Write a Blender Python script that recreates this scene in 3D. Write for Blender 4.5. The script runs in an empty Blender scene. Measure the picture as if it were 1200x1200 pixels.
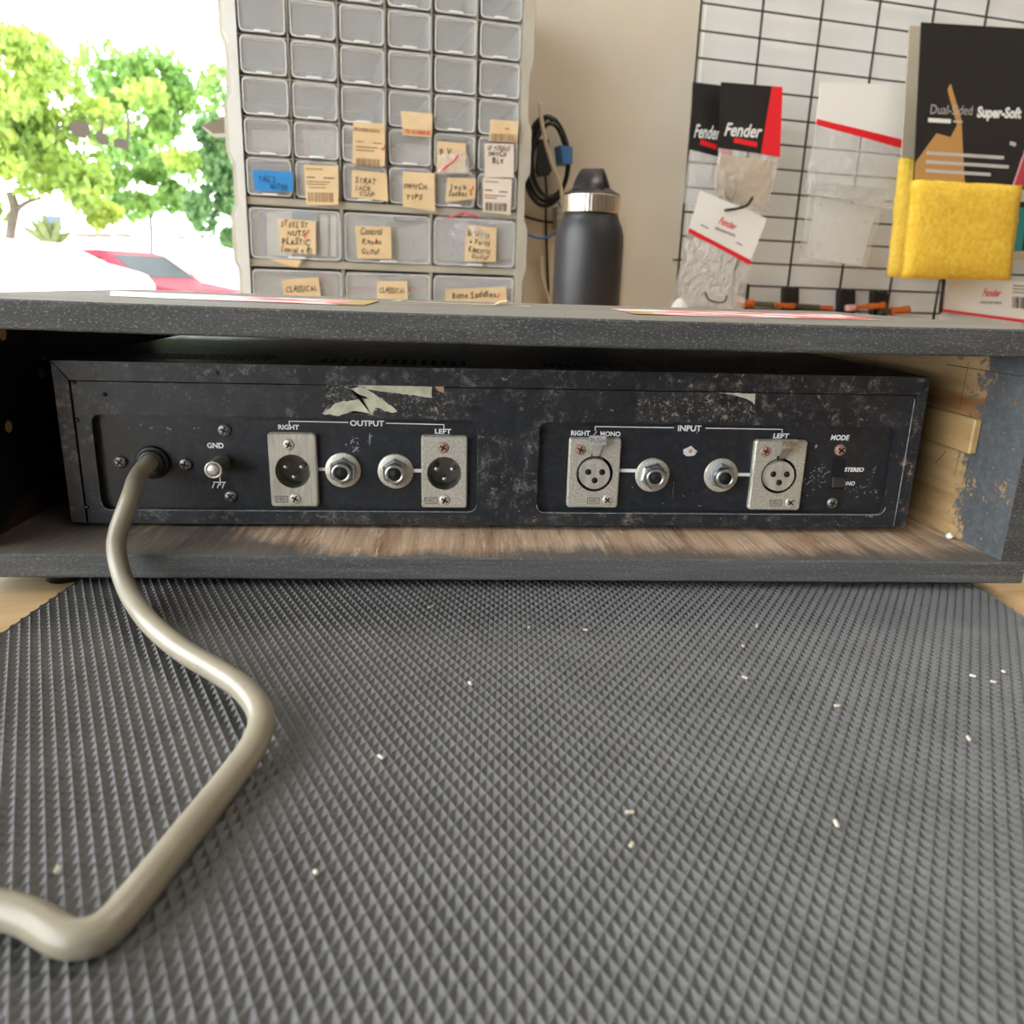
import bpy, bmesh, math, random
from mathutils import Vector, Matrix, Euler
random.seed(7)
SC = bpy.context.scene
COL = SC.collection
PI = math.pi

# ------------------------------------------------------------------ camera, world, sun, exposure
CAM = Vector((-.02623, -.39048, .14318)); PITCH, YAW, ROLL, FPX = .28049, .07679, .03359, 927.327
_cp, _sp = math.cos(PITCH), math.sin(PITCH); _cy, _sy = math.cos(YAW), math.sin(YAW)
FWD = Vector((_sy*_cp, _cy*_cp, -_sp)); _r0 = Vector((_cy, -_sy, 0)); _u0 = _r0.cross(FWD)
RGT = _r0*math.cos(ROLL) + _u0*math.sin(ROLL); UPV = -_r0*math.sin(ROLL) + _u0*math.cos(ROLL)
cd = bpy.data.cameras.new('camera'); cam = bpy.data.objects.new('camera', cd); COL.objects.link(cam)
m3 = Matrix((RGT, UPV, -FWD)).transposed()
cam.matrix_world = Matrix.Translation(CAM) @ m3.to_4x4()
cd.sensor_width = 36; cd.lens = FPX/1200*36; cd.clip_start = .01; cd.clip_end = 300
cd.dof.use_dof = True; cd.dof.focus_distance = .40; cd.dof.aperture_fstop = 16
SC.camera = cam
wd = bpy.data.worlds.new('sky'); SC.world = wd; wd.use_nodes = True
bg = wd.node_tree.nodes['Background']; bg.inputs[0].default_value = (.92, .97, 1, 1); bg.inputs[1].default_value = 6.0
sd = bpy.data.lights.new('sun', 'SUN'); sd.energy = 2.0; sd.angle = .02; sd.color = (1, .95, .86)
sun = bpy.data.objects.new('sun', sd); COL.objects.link(sun)
sun.rotation_euler = Vector((.35, .55, -.75)).to_track_quat('-Z', 'Y').to_euler()
SC.view_settings.view_transform = 'Standard'; SC.view_settings.look = 'None'
SC.view_settings.exposure = 0.55; SC.view_settings.gamma = 1; SC.view_settings.use_curve_mapping = False

# room frame: the back wall runs at a slight angle to the case
WA = .2; W0 = Vector((0, 1.02, 0)); WE = Vector((math.cos(WA), math.sin(WA), 0)); WN = Vector((math.sin(WA), -math.cos(WA), 0))
def ray(u, v): return FWD + RGT*((u-600)/FPX) - UPV*((v-600)/FPX)
def at_y(u, v, y): d = ray(u, v); return CAM + d*((y-CAM.y)/d.y)
def at_z(u, v, z): d = ray(u, v); return CAM + d*((z-CAM.z)/d.z)
def hw(u, v, t):                      # point of the plane t in front of the back wall, in wall coordinates
    d = ray(u, v); k = (t-(CAM-W0).dot(WN))/d.dot(WN); P = CAM+d*k
    return Vector(((P-W0).dot(WE), -t, P.z))
def w2w(s, y, z): return W0 + WE*s - WN*y + Vector((0, 0, z))

# ------------------------------------------------------------------ materials
MATS = {}
def nmat(name):
    m = bpy.data.materials.new(name); m.use_nodes = True; MATS[name] = m
    nt = m.node_tree; return m, nt, nt.nodes['Principled BSDF']
def rgb(c): return (c[0], c[1], c[2], 1)
def simple(name, col, rough=.5, metal=0, spec=.5, **kw):
    m, nt, b = nmat(name)
    b.inputs['Base Color'].default_value = rgb(col); b.inputs['Roughness'].default_value = rough
    b.inputs['Metallic'].default_value = metal; b.inputs['Specular IOR Level'].default_value = spec
    for k, v in kw.items(): b.inputs[k.replace('_', ' ')].default_value = v
    return m
class NT:
    def __init__(s, nt): s.nt = nt; s.tc = None
    def n(s, t, **kw):
        x = s.nt.nodes.new(t)
        for k, v in kw.items(): setattr(x, k, v)
        return x
    def l(s, a, b): s.nt.links.new(a, b)
    def coord(s, scale=(1, 1, 1), rot=(0, 0, 0)):
        if s.tc is None: s.tc = s.n('ShaderNodeTexCoord')
        mp = s.n('ShaderNodeMapping'); mp.inputs['Scale'].default_value = scale; mp.inputs['Rotation'].default_value = rot
        s.l(s.tc.outputs['Object'], mp.inputs[0]); return mp.outputs[0]
    def noise(s, scale, detail=4, rough=.55, stretch=(1, 1, 1), rot=(0, 0, 0), dist=0):
        x = s.n('ShaderNodeTexNoise'); x.inputs['Scale'].default_value = scale; x.inputs['Detail'].default_value = detail
        x.inputs['Roughness'].default_value = rough; x.inputs['Distortion'].default_value = dist
        s.l(s.coord(stretch, rot), x.inputs['Vector']); return x.outputs['Fac']
    def ramp(s, v, a, b, c0=0, c1=1):
        x = s.n('ShaderNodeMapRange'); x.inputs[1].default_value = a; x.inputs[2].default_value = b
        x.inputs[3].default_value = c0; x.inputs[4].default_value = c1; s.l(v, x.inputs[0]); return x.outputs[0]
    def math(s, op, a, b):
        x = s.n('ShaderNodeMath', operation=op)
        for i, v in enumerate((a, b)):
            if isinstance(v, (int, float)): x.inputs[i].default_value = v
            else: s.l(v, x.inputs[i])
        return x.outputs[0]
    def xyz(s):
        if s.tc is None: s.coord()
        x = s.n('ShaderNodeSeparateXYZ'); s.l(s.tc.outputs['Object'], x.inputs[0]); return x.outputs
    def mix(s, f, a, b):
        x = s.n('ShaderNodeMix', data_type='RGBA')
        if isinstance(f, (int, float)): x.inputs[0].default_value = f
        else: s.l(f, x.inputs[0])
        for i, v in ((6, a), (7, b)):
            if isinstance(v, tuple): x.inputs[i].default_value = rgb(v)
            else: s.l(v, x.inputs[i])
        return x.outputs[2]
    def bump(s, h, bsdf, strength=.3, dist=.001):
        x = s.n('ShaderNodeBump'); x.inputs['Strength'].default_value = strength; x.inputs['Distance'].default_value = dist
        s.l(h, x.inputs['Height']); s.l(x.outputs[0], bsdf.inputs['Normal'])
def noisy(name, c0, c1, scale, rough=.6, lo=.35, hi=.65, stretch=(1, 1, 1), bump=0, metal=0, spec=.5, detail=5, bdist=.0005):
    m, nt, b = nmat(name); k = NT(nt); f = k.noise(scale, detail, stretch=stretch)
    k.l(k.mix(k.ramp(f, lo, hi), c0, c1), b.inputs['Base Color'])
    b.inputs['Roughness'].default_value = rough; b.inputs['Metallic'].default_value = metal; b.inputs['Specular IOR Level'].default_value = spec
    if bump: k.bump(f, b, bump, bdist)
    return m
def clear(name, col, alpha, rough=.12, wrinkle=0, wscale=60):
    m, nt, b = nmat(name); k = NT(nt)
    b.inputs['Base Color'].default_value = rgb(col); b.inputs['Roughness'].default_value = rough; b.inputs['Specular IOR Level'].default_value = .8
    if wrinkle: k.bump(k.noise(wscale*.7, 3, dist=2.5), b, wrinkle, .02)
    t = k.n('ShaderNodeBsdfTransparent'); x = k.n('ShaderNodeMixShader'); x.inputs[0].default_value = alpha
    k.l(t.outputs[0], x.inputs[1]); k.l(b.outputs[0], x.inputs[2]); k.l(x.outputs[0], nt.nodes['Material Output'].inputs[0])
    return m

# worn black enamel of the steel housing: scuffs all over, rust mainly on the right half
def worn(name, scuff, rust, base=(.008, .0102, .0145)):
    m, nt, b = nmat(name); k = NT(nt); x = k.xyz()
    big = k.noise(26, 5, .6); f1 = k.noise(420, 8, .8); f2 = k.noise(130, 10, .82, dist=.5); f3 = k.noise(750, 4, .7)
    side = k.ramp(x[0], -.2, .21, -.035, .035)
    sc = k.math('MULTIPLY', k.ramp(big, .40, .62), k.ramp(f2, .50, .60)); sc = k.math('MULTIPLY', sc, k.ramp(f1, .42, .56))
    c = k.mix(k.math('MULTIPLY', sc, scuff), base, (.30, .285, .25))
    hz = k.math('MULTIPLY', k.ramp(k.noise(60, 8, .75), .45, .75), .5); c = k.mix(hz, c, (.045, .049, .055))
    r1 = k.noise(210, 6, .7); big2 = k.noise(48, 5, .6)
    ru = k.math('MULTIPLY', k.ramp(k.math('ADD', r1, side), .635-rust*.05, .665-rust*.05), k.ramp(k.math('ADD', big2, side), .50, .60))
    c = k.mix(ru, c, (.33, .20, .155))
    sp = k.math('MULTIPLY', k.ramp(f3, .655, .69), k.ramp(k.math('ADD', k.noise(90, 4), side), .46, .6)); c = k.mix(k.math('MULTIPLY', sp, .8), c, (.46, .40, .32))
    k.l(c, b.inputs['Base Color']); k.l(k.ramp(f2, .3, .7, .30, .6), b.inputs['Roughness']); b.inputs['Specular IOR Level'].default_value = .5
    k.bump(k.math('ADD', k.math('ADD', f2, sc), k.math('MULTIPLY', ru, .6)), b, .25, .0005); return m
def residue(name):
    m, nt, b = nmat(name); k = NT(nt); a = k.noise(330, 7, .78); d = k.noise(900, 4, .7); e = k.noise(110, 5, .7)
    c = k.mix(k.ramp(e, .42, .6), (.004, .004, .006), (.03, .03, .03)); c = k.mix(k.math('MULTIPLY', k.ramp(a, .55, .6), k.ramp(e, .35, .55)), c, (.30, .27, .22)); c = k.mix(k.ramp(d, .62, .66), c, (.42, .35, .26)); c = k.mix(k.ramp(k.noise(240, 4, .6), .68, .70), c, (.45, .26, .19))
    k.l(c, b.inputs['Base Color']); b.inputs['Roughness'].default_value = .55; k.bump(k.math('ADD', a, d), b, .5, .0006)
residue('label_residue')
worn('enamel', .8, .3); worn('enamel_hem', .9, .6)
noisy('recess_black', (.009, .0112, .0155), (.026, .030, .037), 260, .42, .45, .8, bump=.06)
simple('print_white', (.78, .8, .78), .6)
noisy('nickel', (.50, .47, .40), (.70, .66, .58), 500, .36, metal=.55, bump=.12, stretch=(1, 1, .15), bdist=.0002)
noisy('nickel_rough', (.46, .43, .36), (.70, .66, .58), 900, .42, metal=.55, bump=.3, bdist=.0003)
noisy('zinc', (.50, .51, .51), (.66, .66, .63), 300, .3, metal=.95, bump=.05)
noisy('zinc_blue', (.40, .44, .49), (.6, .63, .66), 260, .28, metal=.95)
noisy('brass_aged', (.30, .25, .17), (.47, .42, .33), 300, .38, metal=.9)
simple('cup_metal', (.24, .23, .205), .3, .6)
simple('hole_black', (.004, .004, .004), .7)  # also paints the dark inside bores, slots and gaps
simple('black_rubber', (.012, .013, .014), .45)
simple('dark_plastic', (.02, .022, .024), .4)
noisy('screw_dark', (.16, .16, .15), (.36, .35, .32), 700, .42, metal=.85)
noisy('screw_rust', (.32, .13, .08), (.52, .36, .30), 900, .6, metal=.35)
simple('engrave', (.17, .155, .125), .5, .3); noisy('tab_metal', (.52, .52, .51), (.68, .68, .66), 500, .35, metal=.5); simple('bolt_dull', (.05, .047, .042), .45, .7)
noisy('paper_remnant', (.42, .42, .30), (.62, .60, .46), 160, .85, bump=.3)
noisy('chip_metal', (.45, .45, .45), (.66, .66, .66), 400, .5)
noisy('chip_core', (.40, .2, .1), (.55, .33, .22), 300, .7)
noisy('scratch', (.16, .17, .17), (.4, .4, .4), 300, .7)
noisy('cord_grey', (.27, .235, .17), (.33, .29, .215), 30, .33, bump=.05)
# stained wood of the case
def wood_black(name, c0, c1, c2, spk, stretch, rough=.75):
    m, nt, b = nmat(name); k = NT(nt)
    g = k.noise(55, 7, .65, stretch); s = k.noise(1300, 3, .7, (.5, 1, 1)); s2 = k.noise(190, 8, .8, stretch)
    c = k.mix(k.ramp(g, .3, .7), c0, c1); c = k.mix(k.math('MULTIPLY', k.ramp(s2, .5, .7), .6), c, c2)
    c = k.mix(k.math('MULTIPLY', k.ramp(s, .55, .66), spk), c, (.36, .33, .28))
    k.l(c, b.inputs['Base Color']); b.inputs['Roughness'].default_value = rough
    k.bump(k.math('ADD', s2, s), b, .55, .0009); return m
wood_black('stain_edge', (.026, .027, .028), (.065, .066, .065), (.13, .125, .115), .5, (.1, 1, 1))
wood_black('stain_edge_low', (.045, .047, .048), (.10, .10, .098), (.20, .19, .17), .4, (.06, 1, 1.6))
wood_black('stain_top', (.14, .125, .10), (.24, .21, .17), (.07, .065, .055), .4, (.12, 1, 1))
wood_black('stain_dark', (.006, .007, .010), (.014, .015, .02), (.03, .03, .035), .06, (.3, 1, .3))
def floor_board(name):
    m, nt, b = nmat(name); k = NT(nt); x = k.xyz()
    ro = (0, 0, -.35); g = k.noise(30, 8, .7, (3.2, .12, 1), ro); n1 = k.noise(18, 5); n2 = k.noise(75, 7, .8, (2.6, .12, 1), ro); n3 = k.noise(170, 5, .7, (2.6, .16, 1), ro)
    wood = k.mix(k.ramp(g, .36, .64), (.38, .215, .12), (.80, .57, .38))
    wood = k.mix(k.math('MULTIPLY', k.ramp(n3, .56, .62), .8), wood, (.82, .68, .52))
    wood = k.mix(k.math('MULTIPLY', k.ramp(n2, .42, .36), .85), wood, (.09, .055, .04))
    # black stain kept along the front edge and the ends
    e = k.math('ADD', k.ramp(x[1], -.0424, -.018, .42, -.05), k.ramp(x[0], -.06, -.2, 0, .55))
    e = k.math('ADD', e, k.math('MULTIPLY', k.ramp(x[0], .17, .235, 0, 1), .3))
    f = k.ramp(k.math('ADD', e, k.math('MULTIPLY', k.math('SUBTRACT', k.math('ADD', n1, n2), 1.0), 1.1)), .12, .42)
    c = k.mix(k.math('MULTIPLY', f, .86), wood, (.085, .083, .08))
    k.l(c, b.inputs['Base Color']); b.inputs['Roughness'].default_value = .7; k.bump(k.math('ADD', g, n2), b, .5, .0008); return m
floor_board('board_bare')
def side_board(name):
    m, nt, b = nmat(name); k = NT(nt); x = k.xyz()
    g = k.noise(40, 7, .65, (1, .3, 2.2), rot=(.12, 0, 0)); n1 = k.noise(30, 4); n2 = k.noise(170, 8, .8, (1, .8, 1)); n3 = k.noise(90, 6, .7, (1, .25, 1))
    wood = k.mix(k.ramp(g, .3, .7), (.32, .18, .07), (.58, .40, .19))
    wood = k.mix(k.ramp(k.noise(24, 3, .5, (1, .2, 1.6)), .60, .70), wood, (.26, .11, .04))
    wood = k.mix(k.ramp(n3, .34, .28), wood, (.12, .07, .04))
    e = k.ramp(x[1], .012, -.014, 0, 1)
    f = k.ramp(k.math('ADD', e, k.math('MULTIPLY', k.math('SUBTRACT', k.math('ADD', n1, k.math('MULTIPLY', n2, 2.2)), 1.6), 1.5)), .38, .62)
    sc = k.math('MULTIPLY', k.ramp(n2, .63, .68), k.ramp(n1, .50, .58))
    paint = k.mix(k.ramp(n2, .35, .7), (.05, .057, .063), (.14, .15, .155))
    paint = k.mix(k.math('MULTIPLY', sc, .8), paint, (.48, .38, .24))
    k.l(k.mix(f, wood, paint), b.inputs['Base Color']); b.inputs['Roughness'].default_value = .5; k.bump(k.math('ADD', g, n2), b, .35, .0006); return m
side_board('board_side')
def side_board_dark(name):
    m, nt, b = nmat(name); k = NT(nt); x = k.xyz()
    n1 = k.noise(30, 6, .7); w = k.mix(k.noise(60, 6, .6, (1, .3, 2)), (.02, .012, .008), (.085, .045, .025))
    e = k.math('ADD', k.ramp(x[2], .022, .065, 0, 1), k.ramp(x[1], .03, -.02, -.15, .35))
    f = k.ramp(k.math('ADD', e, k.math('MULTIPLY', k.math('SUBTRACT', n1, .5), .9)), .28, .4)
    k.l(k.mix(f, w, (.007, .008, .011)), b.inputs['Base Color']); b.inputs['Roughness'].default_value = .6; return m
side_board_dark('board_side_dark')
noisy('block_wood', (.33, .19, .075), (.46, .30, .13), 70, .5, stretch=(1, .2, 1), bump=.1)
noisy('pencil', (.03, .03, .03), (.08, .08, .08), 200, .8)
noisy('wood_chip', (.45, .24, .10), (.6, .4, .22), 300, .7)
m, nt, b = nmat('sticker'); k = NT(nt)
f = k.ramp(k.noise(26, 3, .5, (1, 2.4, 1), rot=(0, 0, .5)),   .47, .50)
k.l(k.mix(f, (.82, .79, .74), (.62, .07, .08)), b.inputs['Base Color']); b.inputs['Roughness'].default_value = .4
simple('sticker_gold', (.45, .33, .08), .4); simple('tape_yellow', (.72, .64, .36), .6)
# rubber mat
m, nt, b = nmat('mat_rubber'); k = NT(nt)
f = k.noise(45, 4); f2 = k.noise(1500, 3, .7); c = k.mix(k.ramp(f, .3, .7), (.100, .098, .096), (.128, .126, .123))
c = k.mix(k.math('MULTIPLY', k.ramp(f2, .68, .74), .55), c, (.42, .40, .37)); k.l(c, b.inputs['Base Color'])
b.inputs['Roughness'].default_value = .62; b.inputs['Specular IOR Level'].default_value = .4
noisy('crumb', (.5, .42, .3), (.7, .66, .55), 300, .8); noisy('crumb_green', (.3, .36, .18), (.5, .52, .32), 300, .8)
def plank_mat(name, c0, c1):
    m, nt, b = nmat(name); k = NT(nt); g = k.noise(9, 8, .65, (.22, 3.5, 1), dist=.6); h = k.noise(70, 6, .7, (.12, 2, 1))
    c = k.mix(k.ramp(g, .3, .7), c0, c1); c = k.mix(k.math('MULTIPLY', k.ramp(h, .52, .68), .45), c, (.28, .15, .06))
    k.l(c, b.inputs['Base Color']); b.inputs['Roughness'].default_value = .42; k.bump(h, b, .15, .0005)
plank_mat('bench_a', (.50, .31, .13), (.66, .46, .24)); plank_mat('bench_b', (.44, .25, .09), (.60, .40, .19))
# room
noisy('wall_cream', (.62, .56, .46), (.66, .61, .51), 6, .75, bump=.05); noisy('wall_white', (.76, .76, .74), (.82, .82, .80), 5, .7)
noisy('wall_panel', (.58, .50, .38), (.64, .57, .46), 5, .7)
noisy('ceiling_dark', (.22, .20, .18), (.27, .25, .22), 3, .8); noisy('wall_dark', (.10, .085, .07), (.20, .17, .14), 2, .7); noisy('shop_floor', (.20, .18, .16), (.28, .26, .23), 4, .5)  # unseen ceiling, walls and floor kept dark to cut bounced fill light
simple('frame_alu', (.55, .56, .57), .35, .8); simple('decal_grey', (.24, .22, .19), .7)
m, nt, b = nmat('glass'); k = NT(nt)
g = k.n('ShaderNodeBsdfGlossy'); g.inputs['Roughness'].default_value = .02; t = k.n('ShaderNodeBsdfTransparent'); fr = k.n('ShaderNodeFresnel'); fr.inputs[0].default_value = 1.3
x = k.n('ShaderNodeMixShader'); k.l(fr.outputs[0], x.inputs[0]); k.l(t.outputs[0], x.inputs[1]); k.l(g.outputs[0], x.inputs[2]); k.l(x.outputs[0], nt.nodes['Material Output'].inputs[0])
m, nt, b = nmat('fill_diffuser'); b.inputs['Emission Color'].default_value = (1, .93, .82, 1); b.inputs['Emission Strength'].default_value = 2; b.inputs['Base Color'].default_value = (.9, .9, .9, 1)  # glow of the added fill panels
# background things
noisy('cab_beige', (.43, .40, .33), (.49, .46, .38), 14, .5); noisy('cab_pale', (.68, .69, .66), (.74, .75, .72), 14, .45)
clear('drawer_clear', (.86, .87, .87), .25, .08); clear('bag_clear', (.85, .85, .85), .30, .08, 1.0, 45); clear('bag_milky', (.80, .78, .76), .42, .12, .9, 50)
simple('lip_clear', (.82, .83, .83), .15); clear('rim_glint', (.85, .86, .86), .6, .08)
noisy('note_tan', (.70, .52, .29), (.78, .60, .37), 30, .7); noisy('note_pale', (.72, .62, .52), (.78, .69, .60), 30, .7); simple('note_blue', (.03, .25, .62), .6)
simple('ink', (.05, .04, .035), .8); simple('ink_brown', (.30, .17, .10), .8); simple('ink_red', (.72, .05, .03), .6); simple('ink_navy', (.02, .09, .24), .7)
simple('zip_red', (.68, .05, .09), .4)
noisy('part_grey', (.20, .19, .19), (.5, .49, .47), 120, .4); simple('part_white', (.75, .75, .70), .5); simple('part_blue', (.16, .25, .34), .5); simple('part_dark', (.06, .05, .055), .4)
simple('flask_black', (.022, .022, .024), .42); simple('lid_black', (.014, .014, .014), .38)
m, nt, b = nmat('flask_steel'); k = NT(nt); b.inputs['Base Color'].default_value = (.72, .62, .50, 1); b.inputs['Metallic'].default_value = 1; b.inputs['Roughness'].default_value = .24
simple('cable_black', (.012, .012, .013), .35); simple('cable_blue', (.015, .09, .22), .4); simple('cable_cream', (.62, .54, .40), .5); simple('tape_blue', (.06, .19, .50), .5)
simple('wire_black', (.02, .02, .02), .4, .3)
simple('card_white', (.80, .79, .76), .5); simple('card_red', (.75, .02, .03), .4); simple('card_black', (.022, .02, .019), .35); simple('card_pink', (.46, .05, .08), .3); simple('card_skin', (.50, .27, .09), .5)
simple('card_edge', (.50, .44, .33), .6); simple('print_grey', (.50, .49, .47), .5); simple('card_line', (.75, .45, .45), .4)
noisy('yellow_pile', (.74, .45, .03), (.84, .58, .07), 130, .9, bump=.8, bdist=.003)
noisy('yellow_pile_dark', (.70, .46, .04), (.80, .58, .10), 160, .9, bump=.8, bdist=.003)
simple('white_plastic', (.78, .78, .75), .35); noisy('foam_tan', (.46, .34, .20), (.54, .42, .28), 40, .7)
m, nt, b = nmat('orange_weave'); k = NT(nt); ck = k.n('ShaderNodeTexChecker'); ck.inputs['Scale'].default_value = 420
ck.inputs[1].default_value = (.85, .19, .02, 1); ck.inputs[2].default_value = (.45, .09, .01, 1); k.l(k.coord(rot=(0, .8, 0)), ck.inputs[0]); k.l(ck.outputs[0], b.inputs[0]); b.inputs['Roughness'].default_value = .6
noisy('olive_weave', (.06, .06, .04), (.12, .12, .08), 200, .6); simple('teal', (.03, .30, .30), .35); simple('pinkish', (.75, .40, .36), .5)
# outside
noisy('leaf_a', (.13, .22, .030), (.30, .40, .06), 1.2, .55, detail=2); noisy('leaf_b', (.09, .20, .035), (.20, .33, .06), 1.2, .55, detail=2); noisy('leaf_c', (.05, .13, .04), (.12, .22, .07), 1.2, .55, detail=2)
for nm in ('leaf_a', 'leaf_b', 'leaf_c'):
    nt = MATS[nm].node_tree; k = NT(nt); b = nt.nodes['Principled BSDF']; tr = k.n('ShaderNodeBsdfTranslucent'); x = k.n('ShaderNodeMixShader'); x.inputs[0].default_value = .4
    k.l(b.inputs['Base Color'].links[0].from_socket, tr.inputs[0]); k.l(b.outputs[0], x.inputs[1]); k.l(tr.outputs[0], x.inputs[2]); k.l(x.outputs[0], nt.nodes['Material Output'].inputs[0])
noisy('bark', (.055, .042, .028), (.10, .08, .055), 5, .9); noisy('agave', (.09, .12, .03), (.16, .19, .06), 4, .5)
noisy('pavement', (.72, .70, .66), (.80, .78, .74), .6, .8); noisy('render_white', (.80, .79, .76), (.84, .83, .80), 1, .8); simple('tile_brown', (.12, .06, .025), .7)
simple('car_white', (.82, .82, .82), .2); simple('car_red', (.26, .006, .02), .4, 0, .15); simple('car_blue', (.03, .06, .12), .2); simple('car_glass', (.006, .010, .010), .2, 0, .06); simple('car_silver', (.62, .63, .64), .25, .5); simple('tyre', (.02, .02, .02), .7)

# ------------------------------------------------------------------ mesh builder
class MB:
    def __init__(s): s.v = []; s.f = []; s.m = []; s.sm = []
    def add(s, vs, fs, mi=0, smooth=False):
        o = len(s.v); s.v += [tuple(v) for v in vs]
        for f in fs: s.f.append([i+o for i in f]); s.m.append(mi); s.sm.append(smooth)
        return s
    def bm(s, b, mi=0, M=None, smooth=False):
        b.verts.index_update(); vs = [(M @ v.co if M else v.co) for v in b.verts]
        s.add(vs, [[v.index for v in f.verts] for f in b.faces], mi, smooth); b.free(); return s
    def box(s, lo, hi, mi=0, bev=0, M=None, seg=1):
        b = bmesh.new(); bmesh.ops.create_cube(b, size=1)
        for v in b.verts: v.co = Vector([lo[i]+(v.co[i]+.5)*(hi[i]-lo[i]) for i in range(3)])
        if bev: bmesh.ops.bevel(b, geom=b.edges[:], offset=bev, segments=seg, affect='EDGES', profile=.5)
        return s.bm(b, mi, M, False)
    def lathe(s, prof, o, ax=(0, -1, 0), n=24, mi=0, smooth=True, knurl=0):
        ax = Vector(ax).normalized(); a = ax.orthogonal().normalized(); c = ax.cross(a); vs = []; fs = []
        for r, h in prof:
            for i in range(n):
                t = 2*PI*i/n; rr = r*(1-knurl*(i % 2)); vs.append(Vector(o)+ax*h+(a*math.cos(t)+c*math.sin(t))*rr)
        for j in range(len(prof)-1):
            for i in range(n): q = (i+1) % n; fs.append((j*n+i, j*n+q, (j+1)*n+q, (j+1)*n+i))
        fs.append(tuple(range(n))[::-1]); fs.append(tuple(range((len(prof)-1)*n, len(prof)*n)))
        return s.add(vs, fs, mi, smooth)
    def tube(s, pts, r, n=10, mi=0, cap=True):
        pts = [Vector(p) for p in pts]; vs = []; fs = []; N = len(pts); up = None
        for i, p in enumerate(pts):
            t = (pts[min(i+1, N-1)]-pts[max(i-1, 0)]).normalized()
            up = t.orthogonal().normalized() if up is None else (up-t*up.dot(t)).normalized()
            b = t.cross(up); rr = r[i] if isinstance(r, (list, tuple)) else r
            for j in range(n): a = 2*PI*j/n; vs.append(p+(up*math.cos(a)+b*math.sin(a))*rr)
        for i in range(N-1):
            for j in range(n): q = (j+1) % n; fs.append((i*n+j, i*n+q, (i+1)*n+q, (i+1)*n+j))
        if cap: fs.append(tuple(range(n))[::-1]); fs.append(tuple(range((N-1)*n, N*n)))
        return s.add(vs, fs, mi, True)
    def plate(s, outer, holes, y0, y1, mi=0, axes='xz'):
        # flat plate with holes; outline given in (x,z) (thickness along y) or (x,y) (thickness along z)
        b = bmesh.new(); P = (lambda a, c, d: (a, d, c)) if axes == 'xz' else (lambda a, c, d: (a, c, d))
        if not holes:
            n = len(outer); vs = [P(a, c, y0) for a, c in outer]+[P(a, c, y1) for a, c in outer]; b.free()
            fs = [tuple(range(n)), tuple(range(n, 2*n))[::-1]]+[(i, i+n, (i+1) % n+n, (i+1) % n) for i in range(n)]
            o = len(s.f); s.add(vs, fs, mi); return s
        for loop in [outer]+holes:
            vv = [b.verts.new(P(a, c, y0)) for a, c in loop]
            for i in range(len(vv)): b.edges.new((vv[i], vv[(i+1) % len(vv)]))
        bmesh.ops.triangle_fill(b, use_beauty=True, edges=b.edges[:])
        g = bmesh.ops.extrude_face_region(b, geom=b.faces[:])
        dv = Vector((0, y1-y0, 0)) if axes == 'xz' else Vector((0, 0, y1-y0))
        for e in g['geom']:
            if isinstance(e, bmesh.types.BMVert): e.co += dv
        return s.bm(b, mi)
    def quad(s, a, b, c, d, th=.0008, mi=0, dirn=(0, 1, 0)):      # thin slab from four corners (top left, top right, bottom right, bottom left)
        dd = Vector(dirn)*th; q = [Vector(x) for x in (a, b, c, d)]
        return s.add(q+[x+dd for x in q], [(3, 2, 1, 0), (4, 5, 6, 7), (0, 1, 5, 4), (1, 2, 6, 5), (2, 3, 7, 6), (3, 0, 4, 7)], mi)
    def build(s, name, mats, parent=None, off=(0, 0, 0), fix=True):
        me = bpy.data.meshes.new(name); o3 = Vector(off)
        me.from_pydata([tuple(Vector(v)-o3) for v in s.v], [], s.f)
        for mn in ([mats] if isinstance(mats, str) else mats): me.materials.append(MATS[mn])
        me.polygons.foreach_set('material_index', s.m); me.polygons.foreach_set('use_smooth', s.sm)
        if fix:
            b = bmesh.new(); b.from_mesh(me); bmesh.ops.recalc_face_normals(b, faces=b.faces[:]); b.to_mesh(me); b.free()
        ob = bpy.data.objects.new(name, me); COL.objects.link(ob)
        if parent: ob.parent = parent
        return ob
def tag(o, label, cat=None, group=None, kind=None):
    if label: o['label'] = label
    if cat: o['category'] = cat
    if group: o['group'] = group
    if kind: o['kind'] = kind
    return o
def thing(name, loc, label, cat, group=None, rz=0, ry=0):
    o = bpy.data.objects.new(name, None); o.empty_display_size = .02; COL.objects.link(o); o.location = loc; o.rotation_euler = (0, ry, rz)
    return tag(o, label, cat, group)
class WT:                              # a thing standing in the room frame: geometry is given in wall coordinates
    def __init__(s, name, base, label, cat, group=None):
        s.b = Vector(base); s.o = thing(name, w2w(*base), label, cat, group, rz=WA)
    def part(s, mb, name, mats, parent=None, label=None):
        o = mb.build(name, mats, parent or s.o, s.b)
        if label: o['label'] = label
        return o
def single(mb, name, mats, base, label, cat, group=None, wall=True, kind=None):
    o = mb.build(name, mats, None, base)
    if wall: o.location = w2w(*base); o.rotation_euler = (0, 0, WA)
    else: o.location = base
    return tag(o, label, cat, group, kind)
_tc = {}
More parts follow.
